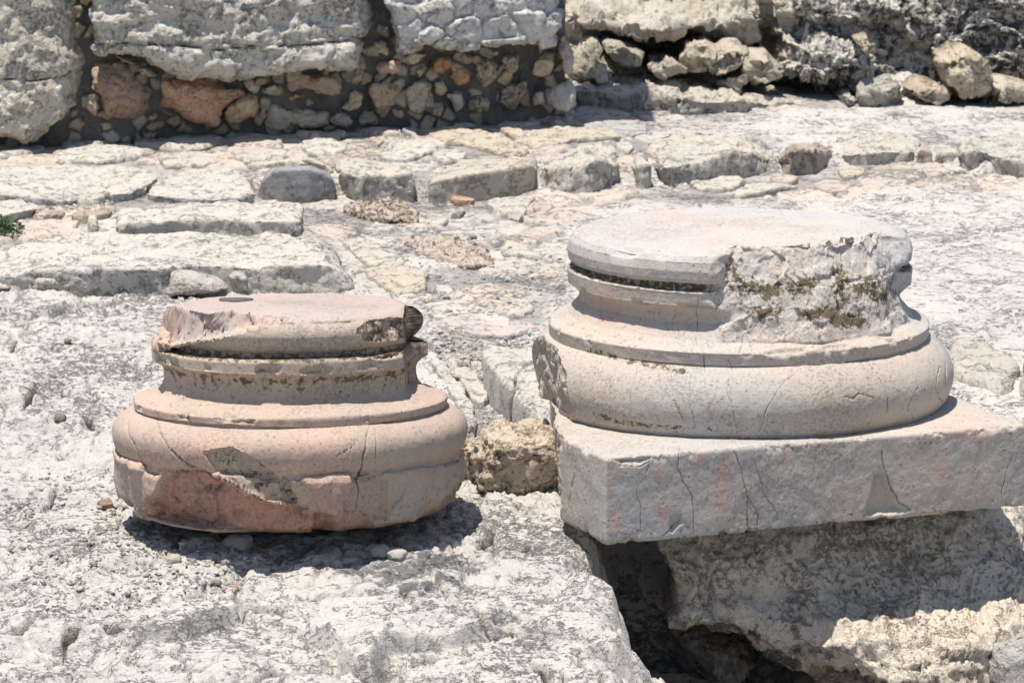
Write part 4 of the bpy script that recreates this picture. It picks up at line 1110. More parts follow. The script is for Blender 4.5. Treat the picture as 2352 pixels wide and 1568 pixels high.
def lump(name, c, r, label, cat, tint, amp, nscale, seed, mat, lich=.2, pink=.0, brown=.0, n=150, e=2.6, rot=0):
    """rough boulder: super-ellipsoid with strong rock displacement"""
    u = np.linspace(0, 2 * np.pi, n, endpoint=False)[:, None]; v = np.linspace(.02, np.pi - .02, n // 2)[None, :]
    s = lambda a: np.sign(a) * np.abs(a) ** (2 / e)
    P = np.stack([s(np.cos(u)) * s(np.sin(v)), s(np.sin(u)) * s(np.sin(v)), s(np.cos(v)) + 0 * u], -1) * np.array(r)
    ca, sa = math.cos(rot), math.sin(rot)
    P = np.stack([P[..., 0] * ca - P[..., 1] * sa, P[..., 0] * sa + P[..., 1] * ca, P[..., 2]], -1)
    N = grid_normals(P, True)
    if (N * P).sum() < 0: N = -N
    q3 = P + np.array(c)
    # flat breaks
    for k in range(5):
        g = rng.normal(size=3); g /= np.linalg.norm(g)
        lim = np.abs(P @ g).max() * rng.uniform(.72, .88)
        sgn = P @ g - lim
        P = P - np.where(sgn > 0, sgn, 0)[..., None] * g
    P = P + N * rough(q3, amp, nscale, seed)[..., None]
    nv = P.shape[1]
    V = np.vstack([P.reshape(-1, 3), P[:, 0].mean(0)[None], P[:, -1].mean(0)[None]])
    q = grid_quads(n, nv, True)
    i = np.arange(n); i2 = (i + 1) % n
    tr = np.concatenate([np.stack([i * nv, np.full(n, n * nv), i2 * nv], -1), np.stack([i * nv + nv - 1, i2 * nv + nv - 1, np.full(n, n * nv + 1)], -1)])
    f = q[nv // 2]
    if np.cross(V[f[1]] - V[f[0]], V[f[2]] - V[f[0]]) @ V[f[0]] < 0: q = q[:, ::-1]; tr = tr[:, ::-1]
    m = np.zeros((len(V), 4)); m[:, 0] = lich; m[:, 2] = pink; m[:, 3] = brown
    dz = V[:, 2].min()
    V[:, 2] -= dz
    me = make_mesh(name, V, q, tr, tint=tint, msk=m, mat=mat)
    return link(name, me, (c[0], c[1], c[2] + dz), None, label, cat)


bc = at_z(1183, 1142, 0.0)
lump("brown_rock", (bc[0] + .01, bc[1] + .12, .055), (.125, .11, .080), "rough brown and white rock sitting between the two bases", "rock", (1.28, 1.12, .96), .052, 8, 5, M_ROCK, lich=.1, pink=.2, brown=.28, rot=.35, n=260, e=3.4)

# ------------------------------------------------------------------ carved column bases
def carve_lathe(prof, ang, nv_total):
    """prof: list of (r, z, partname) control points; returns dense r, z, part index along the profile"""
    pts = np.array([(a, b) for a, b, _ in prof], float)
    seg = np.linalg.norm(np.diff(pts, axis=0), axis=1)
    s = np.concatenate([[0], np.cumsum(seg)])
    l_ = np.linspace(0, s[-1], nv_total)
    st_ = l_[1]
    l_ = l_[np.abs(l_[:, None] - s[None]).min(1) > st_ * .45]
    s2_ = s[np.concatenate([[True], np.diff(s) > 1e-5])]
    t = np.sort(np.concatenate([l_, s2_]))
    r = np.interp(t, s, pts[:, 0]); z = np.interp(t, s, pts[:, 1])
    idx = np.searchsorted(s, t, side='right') - 1
    idx = np.clip(idx, 0, len(prof) - 2)
    return r, z, idx, t


def dense_phi(na):
    """angles round a lathe, most of them on the side seen in the photograph"""
    nf = int(na * .8)
    return np.concatenate([np.linspace(-np.pi * 1.03, np.pi * .03, nf, endpoint=False), np.linspace(np.pi * .03, np.pi * .97, na - nf, endpoint=False)])


def arc(r0, z0, r1, z1, bul, n, part):
    """control points from (r0,z0) to (r1,z1) bulging by bul (fraction of chord) outward (+r) """
    out = []
    dx, dz = r1 - r0, z1 - z0
    L = math.hypot(dx, dz); nx, nz = dz / L, -dx / L
    for i in range(n + 1):
        t = i / n
        b = math.sin(math.pi * t) ** .8 * bul * L
        out.append((r0 + dx * t + nx * b, z0 + dz * t + nz * b, part))
    return out


def emit_parts(root, P, parts, partnames, mats, msk, tint, wrap=True, cap_first=True, cap_last=True, labels=None):
    """split one continuous grid (na, nv) into part meshes along v"""
    na, nv = P.shape[:2]
    # orientation test
    q = grid_quads(na, nv, wrap)
    V = P.reshape(-1, 3)
    c = V.mean(0)
    j = nv // 2
    f = q[j]
    flip = np.cross(V[f[1]] - V[f[0]], V[f[2]] - V[f[0]]) @ (V[f[0]] - c) < 0
    names = []
    for pi, nm in enumerate(partnames):
        vv = np.where(parts[:-1] == pi)[0]
        if len(vv) == 0: continue
        a, b = vv.min(), vv.max() + 2
        sub = P[:, a:b]
        n2 = b - a
        SV = sub.reshape(-1, 3); sq = grid_quads(na, n2, wrap)
        sm = msk[:, a:b].reshape(-1, 4); tri = None
        st = tint[:, a:b].reshape(-1, 3)
        i = np.arange(na); i2 = (i + 1) % na
        if cap_first and a == 0:
            SV = np.vstack([SV, sub[:, 0].mean(0)[None]]); tri = np.stack([i * n2, np.full(na, len(SV) - 1), i2 * n2], -1)
            sm = np.vstack([sm, sm[:1]]); st = np.vstack([st, st[:1]])
        if cap_last and b == nv:
            SV = np.vstack([SV, sub[:, -1].mean(0)[None]]); t2 = np.stack([i * n2 + n2 - 1, i2 * n2 + n2 - 1, np.full(na, len(SV) - 1)], -1)
            tri = t2 if tri is None else np.vstack([tri, t2])
            sm = np.vstack([sm, sm[-1:]]); st = np.vstack([st, st[-1:]])
        if flip:
            sq = sq[:, ::-1]
            if tri is not None: tri = tri[:, ::-1]
        me = make_mesh(nm, SV, sq, tri, tint=st, msk=sm, mat=mats)
        link(nm, me, parent=root, label=(labels or {}).get(nm))


def local(root_loc, tilt, P):
    """local -> world, tilt about X (leaning back)"""
    ct, st_ = math.cos(tilt), math.sin(tilt)
    y = P[..., 1] * ct - P[..., 2] * st_
    z = P[..., 1] * st_ + P[..., 2] * ct
    return np.stack([P[..., 0], y, z], -1) + np.array(root_loc)


def to_world(o_loc, rx, rz, P):
    c, s = math.cos(rz), math.sin(rz)
    X = P[..., 0] * c - P[..., 1] * s; Y = P[..., 0] * s + P[..., 1] * c; Z = P[..., 2]
    return np.stack([X, Y, Z], -1) + np.array(o_loc)


# ======== small base (left)
def small_base():
    k = .000908                      # metres per traced pixel at its distance
    YB = 1170
    z = lambda yc: (YB - yc) * k / .985
    tilt = -math.radians(5.0)
    cx = (665 - 1176) / FPX * 7.3 * 1.0
    loc = (cx, 7.12, .035)
    prof = []
    prof += [(.01, z(1182), 0), (330 * k, z(1180), 0), (372 * k, z(1168), 0), (396 * k, z(1145), 0), (403 * k, z(1100), 0), (405 * k, z(1054), 0), (400 * k, z(1044), 0), (392 * k, z(1041), 0)]
    prof += arc(392 * k, z(1039), 354 * k, z(941), .33, 14, 1)
    prof += [(352 * k, z(940), 1)]
    prof += [(360 * k, z(937), 2), (362 * k, z(920), 2), (356 * k, z(916), 2)]
    prof += [(338 * k, z(911), 3), (318 * k, z(905), 3), (302 * k, z(897), 3), (293 * k, z(886), 3), (289 * k, z(872), 3), (289 * k, z(858), 3), (293 * k, z(847), 3), (302 * k, z(838), 3), (310 * k, z(834), 3)]
    prof += [(316 * k, z(830), 4), (317 * k, z(803), 4), (312 * k, z(798), 4), (288 * k, z(796), 4), (278 * k, z(793), 4), (280 * k, z(789), 4)]
    prof += arc(284 * k, z(787), 268 * k, z(712), .40, 12, 5)
    prof += [(262 * k, z(710), 6), (.01, z(709), 6)]
    r, zz, idx, t = carve_lathe(prof, None, 330)
    pcode = np.array([p[2] for p in prof])[idx]
    na = 1200
    phi = dense_phi(na)
    # phi = -pi/2 faces the camera
    Rr = np.tile(r, (na, 1)); Z = np.tile(zz, (na, 1))
    PH = phi[:, None] + 0 * Rr
    front = PH - 0
    X = Rr * np.cos(PH); Y = Rr * np.sin(PH)
    P = np.stack([X, Y, Z], -1)
    q = P.reshape(-1, 3)
    up = sstep(z(846), z(800), Z)                 # weight on the upper mouldings
    # irregular worn plan of the rough plinth: flat facets
    low = sstep(z(1040), z(1075), -0 * Z + Z * -1 + 0) if False else (Z < z(1042)).astype(float)
    for (a, dlim, rough_) in ((-118, 384, 0), (-84, 396, 0), (-58, 392, 0), (-32, 402, 0), (-150, 396, 0), (15, 392, 0), (60, 396, 0), (110, 392, 0), (170, 388, 0)):
        n = np.array([math.cos(math.radians(a)), math.sin(math.radians(a)), -.16])
        n /= np.linalg.norm(n)
        lim = dlim * k + n[2] * z(1060)
        s = (P @ n) - lim
        P = P - (np.where((s > 0), s, 0) * low)[..., None] * n
    # bottom broken away steeply at the left front and right
    def cut(P, n, d, w, am=.0, sc=12, sd=1):
        n = np.array(n, float); n /= np.linalg.norm(n)
        s = P @ n - d
        nz = fbm(P.reshape(-1, 3), sc, 4, .55, sd).reshape(s.shape) * am
        s = (s + nz)
        return P - (np.where(s > 0, s, 0) * w)[..., None] * n, (s > 0) * w
    brk = np.zeros(Z.shape)
    P, m = cut(P, (-.55, -.62, -.60), 286 * k, low, .014, 9, 2); brk += m
    P, m = cut(P, (.15, -.75, -.62), 296 * k, low, .012, 9, 3); brk += m
    P, m = cut(P, (.75, -.25, -.62), 268 * k, low, .012, 9, 4); brk += m
    # scoop broken out of plinth and lower torus on the front left
    px0, py0 = proj(to_world(loc, 0, 0, local((0, 0, 0), tilt, P)))
    fr = (P[..., 1] < 0)
    wn_ = fbm(P.reshape(-1, 3), 14, 4, .6, seed=44).reshape(Z.shape)
    def reg9(pts, soft=5, wob=7):
        return sstep(soft, -soft, sd_poly(px0, py0, R(9, pts)) + wob * wn_) * fr
    fA = reg9([(330, 1110), (430, 1080), (540, 1085), (640, 1130), (820, 1220), (900, 1262), (1100, 1310), (1250, 1330), (1300, 1420), (1150, 1480), (700, 1420), (430, 1375), (250, 1320), (300, 1200)], 6, 8)
    fB = reg9([(560, 990), (700, 965), (840, 1030), (1000, 1150), (1060, 1255), (900, 1255), (830, 1210), (640, 1110)], 3, 5)
    fC = reg9([(1000, 1180), (1100, 1150), (1160, 1200), (1200, 1315), (1050, 1295)], 2, 4)
    fD = reg9([(1120, 1150), (1340, 1130), (1350, 1220), (1210, 1300), (1150, 1190)], 3, 4)
    fE = reg9([(1410, 1112), (1560, 1130), (1540, 1360), (1480, 1400), (1400, 1320)], 3, 3)
    fF = reg9([(1180, 1330), (1400, 1330), (1490, 1400), (1700, 1340), (1900, 1230), (1900, 1320), (1700, 1420), (1300, 1500), (1150, 1480)], 5, 8)
    tA = np.clip((py0 - 1085) / 130., 0, 1)
    rad = P[..., :2] / np.maximum(np.linalg.norm(P[..., :2], axis=-1, keepdims=True), 1e-6)
    rec = fA * (.010 + .040 * tA) + fB * .008 + fC * (.004 + .010 * np.clip((py0 - 1115) / 60., 0, 1)) - fD * .004 + fE * .006 * np.clip((px0 - 830) / 60., 0, 1) + fF * .030 * np.clip((py0 - 1170) / 60., 0, 1)
    # broken in at the lower left corner
    rec = rec + reg9([(40, 1230), (150, 1235), (180, 1270), (200, 1420), (0, 1420)], 5, 4) * .03
    P[..., :2] -= rad * rec[..., None]
    sc_m = np.clip(fA + .6 * fF, 0, 1)
    # upper part: left front broken down to a slanting worn surface outside two chords
    T_ = z(709)
    upw = sstep(z(806), z(797), Z)
    q_ = P.reshape(-1, 3)
    nz = fbm(q_, 14, 4, .6, 8).reshape(Z.shape)
    s1 = P[..., 0] * -.871 + P[..., 1] * -.490 - 228 * k + nz * .010
    s2 = P[..., 0] * -.295 + P[..., 1] * -.955 - 222 * k + nz * .010 + 62 * k * np.exp(-((P[..., 0] + 120 * k) / (75 * k)) ** 2)
    so = np.maximum(s1, s2)
    zc = z(797) + 88 * k * (P[..., 0] + 300 * k) / (335 * k) + nz * .006 + .010 * np.abs(nz)
    zc = np.clip(zc, z(798), 9)
    wc = sstep(0, 20 * k, so) * (Z > z(799)) * (P[..., 0] < 60 * k)
    bm = ((P[..., 2] > zc) & (wc > 0)).astype(float)
    P[..., 2] = np.where(P[..., 2] > zc, P[..., 2] + (zc - P[..., 2]) * wc, P[..., 2])
    brk = np.maximum(brk, bm)
    s = s1
    # square notch at the right: everything right of x=268 in front of y=+45 removed down to the scotia
    upn = sstep(z(902), z(893), Z)
    xr = P[..., 0] - (268 * k + fbm(P.reshape(-1, 3), 20, 3, .6, 10).reshape(s.shape) * .004)
    yr = (42 * k) - P[..., 1]
    inn = (xr > 0) & (yr > 0)
    px_first = xr < yr
    P[..., 0] = np.where(inn & px_first, P[..., 0] - xr * upn, P[..., 0])
    P[..., 1] = np.where(inn & ~px_first, P[..., 1] + yr * upn, P[..., 1])
    brk = np.maximum(brk, inn * upn * .6)
    # pitted break on the right end of the upper torus front
    nn3 = np.array([.78, -.60, .22]); nn3 /= np.linalg.norm(nn3)
    s3 = P @ nn3 - (287 * k + nn3[2] * z(760)) + fbm(P.reshape(-1, 3), 22, 4, .6, 11).reshape(s.shape) * .008
    w3 = upw
    P = P - (np.where(s3 > 0, s3, 0) * w3)[..., None] * nn3
    pit_m = (s3 > 0) * w3
    brk = np.maximum(brk, pit_m)
    # displacement
    N = grid_normals(P, True)
    c0 = np.array([0, 0, z(950)])
    if (N * (P - c0)).sum() < 0: N = -N
    d = fbm(P.reshape(-1, 3), 5, 3, .5, 1).reshape(Z.shape) * .004 + fbm(P.reshape(-1, 3), 22, 4, .55, 2).reshape(Z.shape) * .0022
    wf = np.clip(brk + sc_m, 0, 1) * sstep(z(1182), z(1140), Z)
    wb_ = fbm(P.reshape(-1, 3), 9, 3, .6, 90).reshape(Z.shape)
    d += (rough(P, .012, 16, 5) + facets2(P[..., 0] + .03 * wb_, P[..., 2] * 1.3 + .02 * wb_, 18, .012, 7)) * wf + (rough(P, .008, 10, 6) + facets2(P[..., 0] + .03 * wb_, P[..., 2] * .8, 8, .012, 8)) * low * sstep(z(1180), z(1150), Z)
    d += rough(P, .006, 42, 9) * wf
    d *= 1 - .92 * inn * upn
    # chips along the arrises
    arr = np.exp(-((Z - z(922)) / (11 * k)) ** 2) + np.exp(-((Z - z(822)) / (12 * k)) ** 2) + np.exp(-((Z - z(1050)) / (10 * k)) ** 2)
    d += fbm(P.reshape(-1, 3), 2.4, 2, .5, 18).reshape(Z.shape) * .008
    d -= np.maximum(0, fbm(P.reshape(-1, 3), 18, 3, .6, 17).reshape(Z.shape) - .08) * .04 * arr * (np.hypot(P[..., 0], P[..., 1]) > 290 * k)
    W = to_world(loc, 0, 0, local((0, 0, 0), tilt, P))
    px, py = proj(W)
    fr = (P[..., 1] < .02)
    cr = np.zeros(Z.shape)
    cw = np.clip(.75 + 1.3 * fbm(P.reshape(-1, 3), 26, 3, .6, seed=77), .25, 1.8).reshape(Z.shape)
    for reg, l, w in ((4, [(1050, 1260), (1075, 1400), (1130, 1490), (1210, 1562)], 2.6), (7, [(780, 0), (860, 70), (960, 110), (1060, 150), (1140, 190), (1200, 235)], 3.4),
                      (5, [(240, 1330), (210, 1380), (190, 1460), (175, 1562)], 2.4), (7, [(1672, 0), (1662, 60), (1640, 120), (1648, 200), (1640, 290)], 3.2), (7, [(600, 255), (700, 300), (860, 345)], 2.2),
                      (4, [(860, 1320), (870, 1410), (910, 1500), (940, 1562)], 1.2), (5, [(260, 1370), (250, 1562)], 1.0), (5, [(0, 1545), (80, 1500), (150, 1430)], 1.0), (4, [(1700, 672), (1850, 658), (2100, 650), (2352, 640)], 2.2), (5, [(0, 638), (200, 632), (400, 640), (478, 665)], 2.2)):
        ln = R(reg, l)
        jit = 7 * fbm(P.reshape(-1, 3), 18, 4, .6, seed=5).reshape(Z.shape)
        cr = np.maximum(cr, sstep(np.maximum(w * cw, .6), .3, d_line(px + jit, py, ln)) * fr)
    d -= cr * .004
    P = P + N * d[..., None]
    msk = np.zeros(Z.shape + (4,))
    lowf = (Z < z(1040))
    msk[..., 1] = cr
    n1 = fbm(P.reshape(-1, 3), 4, 3, seed=30).reshape(Z.shape)
    pinkp = sstep(30, -40, sd_poly(px, py, R(7, [(560, 60), (760, 0), (1000, -100), (1500, -140), (1650, -60), (1640, 200), (1700, 400), (800, 420), (600, 250)]))) * .45
    msk[..., 2] = np.clip(pinkp * .8 + sc_m * .2 + .5 * n1 + .16 + .3 * bm, 0, 1)
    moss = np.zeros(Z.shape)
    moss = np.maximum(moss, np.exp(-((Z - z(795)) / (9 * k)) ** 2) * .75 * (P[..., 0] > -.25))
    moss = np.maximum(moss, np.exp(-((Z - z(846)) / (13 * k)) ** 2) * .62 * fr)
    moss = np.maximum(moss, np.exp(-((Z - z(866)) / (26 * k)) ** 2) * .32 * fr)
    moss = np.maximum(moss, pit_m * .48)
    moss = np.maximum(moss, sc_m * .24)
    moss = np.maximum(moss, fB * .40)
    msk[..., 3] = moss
    msk[..., 0] = np.clip(pit_m * .45 + bm * .15 + sc_m * .18 + inn * upn * .5 + .03 + (Z > T_ - .003) * .10 + np.exp(-((px - 940) / 16.) ** 2) * up * .35, 0, 1)  # notch faces and their edge darkened in colour, as in shade
    tint = np.ones(Z.shape + (3,))
    tint *= 1 - (sc_m * lowf)[..., None] * np.array([.12, .26, .31])
    ghost = np.clip(fB + fC, 0, 1) if True else sstep(12, -14, sd_poly(px, py, R(7, [(930, 90), (1100, 20), (1240, 90), (1410, 150), (1465, 270), (1330, 250), (1180, 200), (1040, 140)]))) * fr
    tint = tint * (1 - ghost[..., None] * np.array([.14, .03, .06]))
    tint = tint * (1 - (fD + fE)[..., None] * np.array([.0, .08, .10]))
    top = (Z > T_ - .004)
    tint = tint * (1 - top[..., None] * np.array([.0, -.06, -.16]))
    root = bpy.data.objects.new("column_base", None); COL.objects.link(root)
    root.location = loc; root.rotation_euler = (tilt, 0, 0)
    root["label"] = "smaller pinkish column base with broken top and chipped underside, left of the other"
    root["category"] = "column base"
    emit_parts(root, P, pcode, ["plinth", "lower_torus", "lower_fillet", "scotia", "upper_fillet", "upper_torus", "top_face"], M_PINK, msk, tint,
               labels={"plinth": "rough broken plinth of reddish stone", "top_face": "flat worn top with a fine crack", "scotia": "shaded hollow band streaked with brown moss"})
    # dark plug in the old dowel hole on the top face
    u = np.linspace(0, 2 * np.pi, 60, endpoint=False)
    ctr = np.array([(533 - 665) * k, (710 - 693) * k / .16, T_ - .001])
    rr = .034 * (1 + .1 * np.sin(3 * u) + .06 * np.sin(5 * u + 1))
    rows = []
    for f_, h_ in ((1.0, -.006), (1.0, .0005), (.93, .0022), (.5, .0025), (.1, .0025)):
        rows.append(np.stack([ctr[0] + rr * f_ * np.cos(u), ctr[1] + .7 * rr * f_ * np.sin(u), np.full(60, ctr[2] + h_)], -1))
    PP = np.stack(rows, 1)
    V = np.vstack([PP.reshape(-1, 3), PP[:, -1].mean(0)[None]])
    i = np.arange(60)
    me = make_mesh("dowel_plug", V, grid_quads(60, 5, True), np.stack([i * 5 + 4, ((i + 1) % 60) * 5 + 4, np.full(60, 300)], -1), tint=(.30, .31, .34), mat=M_PAVE)
    link("dowel_plug", me, parent=root, label="dark grey filled patch on the top face")
    return root


small_base()


# ======== big base (right)
BT = -math.radians(2.0)


def big_base():
    k = .000952
    slant = 7.65
    YP = 915
    z = lambda yc: (YP - yc) * k / .98        # height over the plinth top
    cx = (1695 - 1176) / FPX * slant
    HP = .178                                  # plinth thickness
    # where the centre of the plinth top is seen (1695, 915)
    rx, ry, rz = ray(1695, 915)
    t = 7.46 / ry
    loc = (rx * t, 7.46, CAM_H + rz * t - HP)
    th = math.radians(21.5)
    prof = []
    prof += [(466 * k, z(918), 1)] + arc(470 * k, z(913), 434 * k, z(768), .25, 18, 1)
    prof += [(426 * k, z(766), 1)]
    prof += [(432 * k, z(764), 2), (435 * k, z(738), 2), (429 * k, z(734), 2)]
    prof += [(412 * k, z(728), 3), (392 * k, z(716), 3), (378 * k, z(700), 3), (366 * k, z(684), 3), (366 * k, z(668), 3), (380 * k, z(656), 3), (386 * k, z(651), 3)]
    prof += [(392 * k, z(648), 4), (394 * k, z(617), 4), (390 * k, z(613), 4), (374 * k, z(612), 4), (368 * k, z(609), 4), (372 * k, z(604), 4)]
    prof += [(382 * k, z(602), 5), (391 * k, z(592), 5), (393 * k, z(572), 5), (388 * k, z(552), 5), (376 * k, z(538), 5), (358 * k, z(530), 5)]
    prof += [(345 * k, z(527), 6), (.01, z(525), 6)]
    r, zz, idx, t_ = carve_lathe(prof, None, 360)
    pcode = np.array([p[2] for p in prof])[idx] - 1
    na = 1400
    phi = dense_phi(na)
    Rr = np.tile(r, (na, 1)); Z = np.tile(zz, (na, 1)); PH = phi[:, None] + 0 * Rr
    az = np.degrees((PH + np.pi / 2 + np.pi) % (2 * np.pi) - np.pi)      # 0 = towards camera, + = to the right
    q0 = np.stack([Rr * np.cos(PH), Rr * np.sin(PH), Z], -1).reshape(-1, 3)
    wob = fbm(q0, 9, 3, .6, 3).reshape(Z.shape)
    lz = z(728)
    w = sstep(-13, -6, az + wob * 9) * sstep(80, 72, az + wob * 5) * (Z > lz)
    zt = np.clip((Z - lz) / (z(527) - lz), 0, 1)
    rb = (392 - 20 * zt - 62 * zt ** 2 - 14 * np.exp(-((az - 30) / 26.) ** 2) * np.sin(np.pi * zt)) * k + .014 * wob
    # lower lobes of unbroken stone rising from the scotia
    rb = rb + .018 * np.exp(-((az - 25) / 14.) ** 2) * (1 - zt) + .016 * np.exp(-((az - 50) / 9.) ** 2) * (1 - zt)
    isn = (Rr > 300 * k)
    rbk = np.where(Z < z(535), rb, np.minimum(Rr, rb))
    # keep the seam with the flare
    w = w * sstep(0, 8 * k, Z - lz)
    Rn = Rr * (1 - w) + rbk * w
    P = np.stack([Rn * np.cos(PH), Rn * np.sin(PH), Z], -1)
    # spread verts on the torus under side: nothing else
    def world(P):
        return local(loc, BT, P + np.array([0, 0, HP]))
    W = world(P)
    px, py = proj(W)
    # fracture on the far left
    cutx = (1268 - 1176) / FPX * 7.45 - loc[0]
    n1 = fbm(P.reshape(-1, 3), 10, 4, .6, 12).reshape(Z.shape)
    nl = np.array([-.985, -.17, 0.]); nl /= np.linalg.norm(nl)
    s = (P - np.array([-.378, -.28, 0])) @ nl + n1 * .018 + .010 * sstep(z(770), z(915), Z)
    m_l = ((s > 0) & (Z < z(728)) & (P[..., 0] < 0)).astype(float)
    P = P - (np.where(s > 0, s, 0) * m_l)[..., None] * nl
    N = grid_normals(P, True)
    if (N * P).sum() < 0: N = -N
    d = fbm(P.reshape(-1, 3), 4, 3, .5, 1).reshape(Z.shape) * .004 + fbm(P.reshape(-1, 3), 20, 4, .55, 2).reshape(Z.shape) * .0024
    d += w * isn * sstep(z(726), z(690), Z) * (rough(P, .014, 6, 5) + facets2(P[..., 0] * 1.1 + .3 * wob / 9, P[..., 2] + .02 * wob, 13, .006, 3) + facets2(P[..., 0] + .02 * wob, P[..., 2], 42, .002, 5) + rough(P, .004, 30, 6)) + m_l * rough(P, .018, 12, 7)
    arr = np.exp(-((Z - z(736)) / (8 * k)) ** 2) * (Rr > 420 * k) + np.exp(-((Z - z(652)) / (7 * k)) ** 2) * (Rr > 380 * k) * (1 - w)
    d -= np.maximum(0, fbm(P.reshape(-1, 3), 16, 3, .6, 17).reshape(Z.shape) - .08) * .035 * arr
    d += fbm(P.reshape(-1, 3), 2.2, 2, .5, 18).reshape(Z.shape) * .009
    d -= np.maximum(0, fbm(P.reshape(-1, 3), 9, 3, .6, 19).reshape(Z.shape) - .1) * .03 * (1 - w) * np.exp(-((Z - z(540)) / (12 * k)) ** 2)
    fr = (P[..., 1] < .05)
    cr = np.zeros(Z.shape)
    cw = np.clip(.75 + 1.3 * fbm(P.reshape(-1, 3), 26, 3, .6, seed=77), .25, 1.8).reshape(Z.shape)
    jit = 9 * fbm(P.reshape(-1, 3), 18, 4, .6, seed=5).reshape(Z.shape)
    for reg, l, wd in ((6, [(370, 1040), (350, 1120), (380, 1200), (400, 1290), (430, 1400)], 1.8), (6, [(850, 920), (820, 990), (700, 1100), (620, 1250), (570, 1400)], 1.6), (6, [(1650, 1080), (1600, 1180), (1570, 1240)], 1.4),
                       (6, [(1790, 950), (1770, 1100), (1812, 1210)], 3.0), (6, [(1830, 930), (1832, 1080)], 2.4), (6, [(1440, 1160), (1432, 1260)], 2.4), (5, [(1770, 490), (1775, 600), (1795, 670)], 1.6), (6, [(155, 500), (155, 800)], 1.7),
                       (6, [(465, 740), (455, 800), (440, 860)], 2.2), (6, [(520, 780), (530, 850)], 1.2), (6, [(370, 900), (400, 990), (350, 1060)], 1.5), (6, [(200, 880), (200, 980)], 2.0), (6, [(100, 1050), (95, 1200), (150, 1380)], 1.5),
                       (6, [(1150, 1150), (1210, 1165), (1250, 1130), (1330, 1160)], 3.0), (5, [(2010, 950), (1970, 1150), (1985, 1300)], 1.3), (6, [(20, 700), (30, 800)], 1.4), (6, [(0, 1200), (60, 1320)], 1.3),
                       (6, [(1150, 320), (1135, 420), (1150, 520)], 2.0)):
        cr = np.maximum(cr, sstep(np.maximum(wd * cw, .5), .2, d_line(px + jit, py, R(reg, l))) * fr)
    d -= cr * .0022
    P = P + N * d[..., None]
    msk = np.zeros(Z.shape + (4,))
    msk[..., 1] = cr * .7
    q = P.reshape(-1, 3)
    msk[..., 2] = np.clip(.20 + .6 * fbm(q, 4, 3, seed=30).reshape(Z.shape) + .12 * (Z > z(535)), 0, 1) * (1 - .8 * w)
    moss = np.exp(-((Z - z(608)) / (8 * k)) ** 2) * .8 * (1 - w) * (Rr > 340 * k)
    spots = R(5, [(1700, 850), (1760, 850), (1850, 885), (1950, 915), (2050, 930), (2180, 950), (2320, 975)])
    moss = np.maximum(moss, sstep(13, 3, d_line(px, py, spots)) * .60 * fr)
    moss = np.maximum(moss, sstep(10, 3, d_line(px, py, R(5, [(1740, 1270), (1900, 1310), (2100, 1345), (2352, 1360)]))) * .55 * fr)
    moss = np.maximum(moss, sstep(12, 2, d_line(px, py, R(6, [(-20, 1370), (150, 1370), (340, 1385)]))) * .35 * fr)
    bl = np.zeros(Z.shape)
    for cx_, cy_, rx_, ry_, a_ in ((480, 400, 130, 60, .30), (640, 440, 150, 60, .38), (860, 400, 150, 80, .34), (1000, 600, 190, 45, .55), (1180, 640, 120, 40, .62), (1300, 420, 140, 60, .40), (380, 300, 110, 90, .30), (620, 590, 150, 60, .36), (1120, 400, 60, 160, .40), (1380, 470, 80, 60, .4)):
        c = R(6, [(cx_, cy_)])[0]
        bl = np.maximum(bl, a_ * np.exp(-((px - c[0]) / (rx_ * .3418)) ** 2 - ((py - c[1]) / (ry_ * .3418)) ** 2))
    moss = np.maximum(moss, np.clip(bl * 1.9 + .16, 0, 1) * w * fr)
    msk[..., 3] = moss
    msk[..., 0] = np.clip(.04 + .24 * w * isn + .22 * np.exp(-((px - 2060) / 30.) ** 2) * (Z > z(720)) + .15 * np.exp(-((px - 1640) / 22.) ** 2) * w, 0, 1)
    tint = np.ones(Z.shape + (3,))
    tint += (w * isn)[..., None] * np.array([.08, .10, .14])
    tint += (Z > z(600))[..., None] * np.array([.0, .04, .09]) * (1 - (w * isn)[..., None])
    root = bpy.data.objects.new("column_base", None); COL.objects.link(root)
    root.location = loc; root.rotation_euler = (BT, 0, 0)
    root["label"] = "larger pale column base on a square plinth, with a pitted broken patch"
    root["category"] = "column base"
    P[..., 2] += HP
    emit_parts(root, P, pcode, ["lower_torus", "lower_fillet", "scotia", "upper_fillet", "upper_torus", "top_face"], M_BASE, msk, tint, cap_first=False,
               labels={"upper_torus": "upper drum edge, smooth at left and broken and pitted at right", "scotia": "hollow band in shadow, broken away at the right"})
    # ---- square plinth
    S = .485
    # finer spacing on the two sides that show
    a = np.concatenate([np.linspace(0, 1, 900, endpoint=False), np.linspace(1, 2, 160, endpoint=False), np.linspace(2, 3, 160, endpoint=False), np.linspace(3, 4, 400, endpoint=False)])
    nang = len(a)
    side = np.floor(a).astype(int); f = a - side
    c4 = np.array([(-S, -S), (S, -S), (S, S), (-S, S)])
    O = c4[side] + (c4[(side + 1) % 4] - c4[side]) * f[:, None]
    for _ in range(24):
        O = (np.roll(O, 1, 0) + 2 * O + np.roll(O, -1, 0)) / 4
    hs = np.concatenate([np.linspace(.02, 1, 60)[:-1] * 1.0])
    rows = []
    def row(fr_, zv): rows.append(np.concatenate([O * fr_, np.full((nang, 1), zv)], 1))
    for v in np.linspace(.05, .975, 24): row(v, 0.0)
    rr_ = .008
    for aa in np.linspace(0, math.pi / 2, 6)[1:]: row(1 - (rr_ / S) * (1 - math.sin(aa)), rr_ * (1 - math.cos(aa)))
    for v in np.linspace(rr_, HP - rr_, 96)[1:-1]: row(1.0, v)
    for aa in np.linspace(0, math.pi / 2, 6): row(1 - (rr_ / S) * (1 - math.cos(aa)), HP - rr_ * (1 - math.sin(aa)))
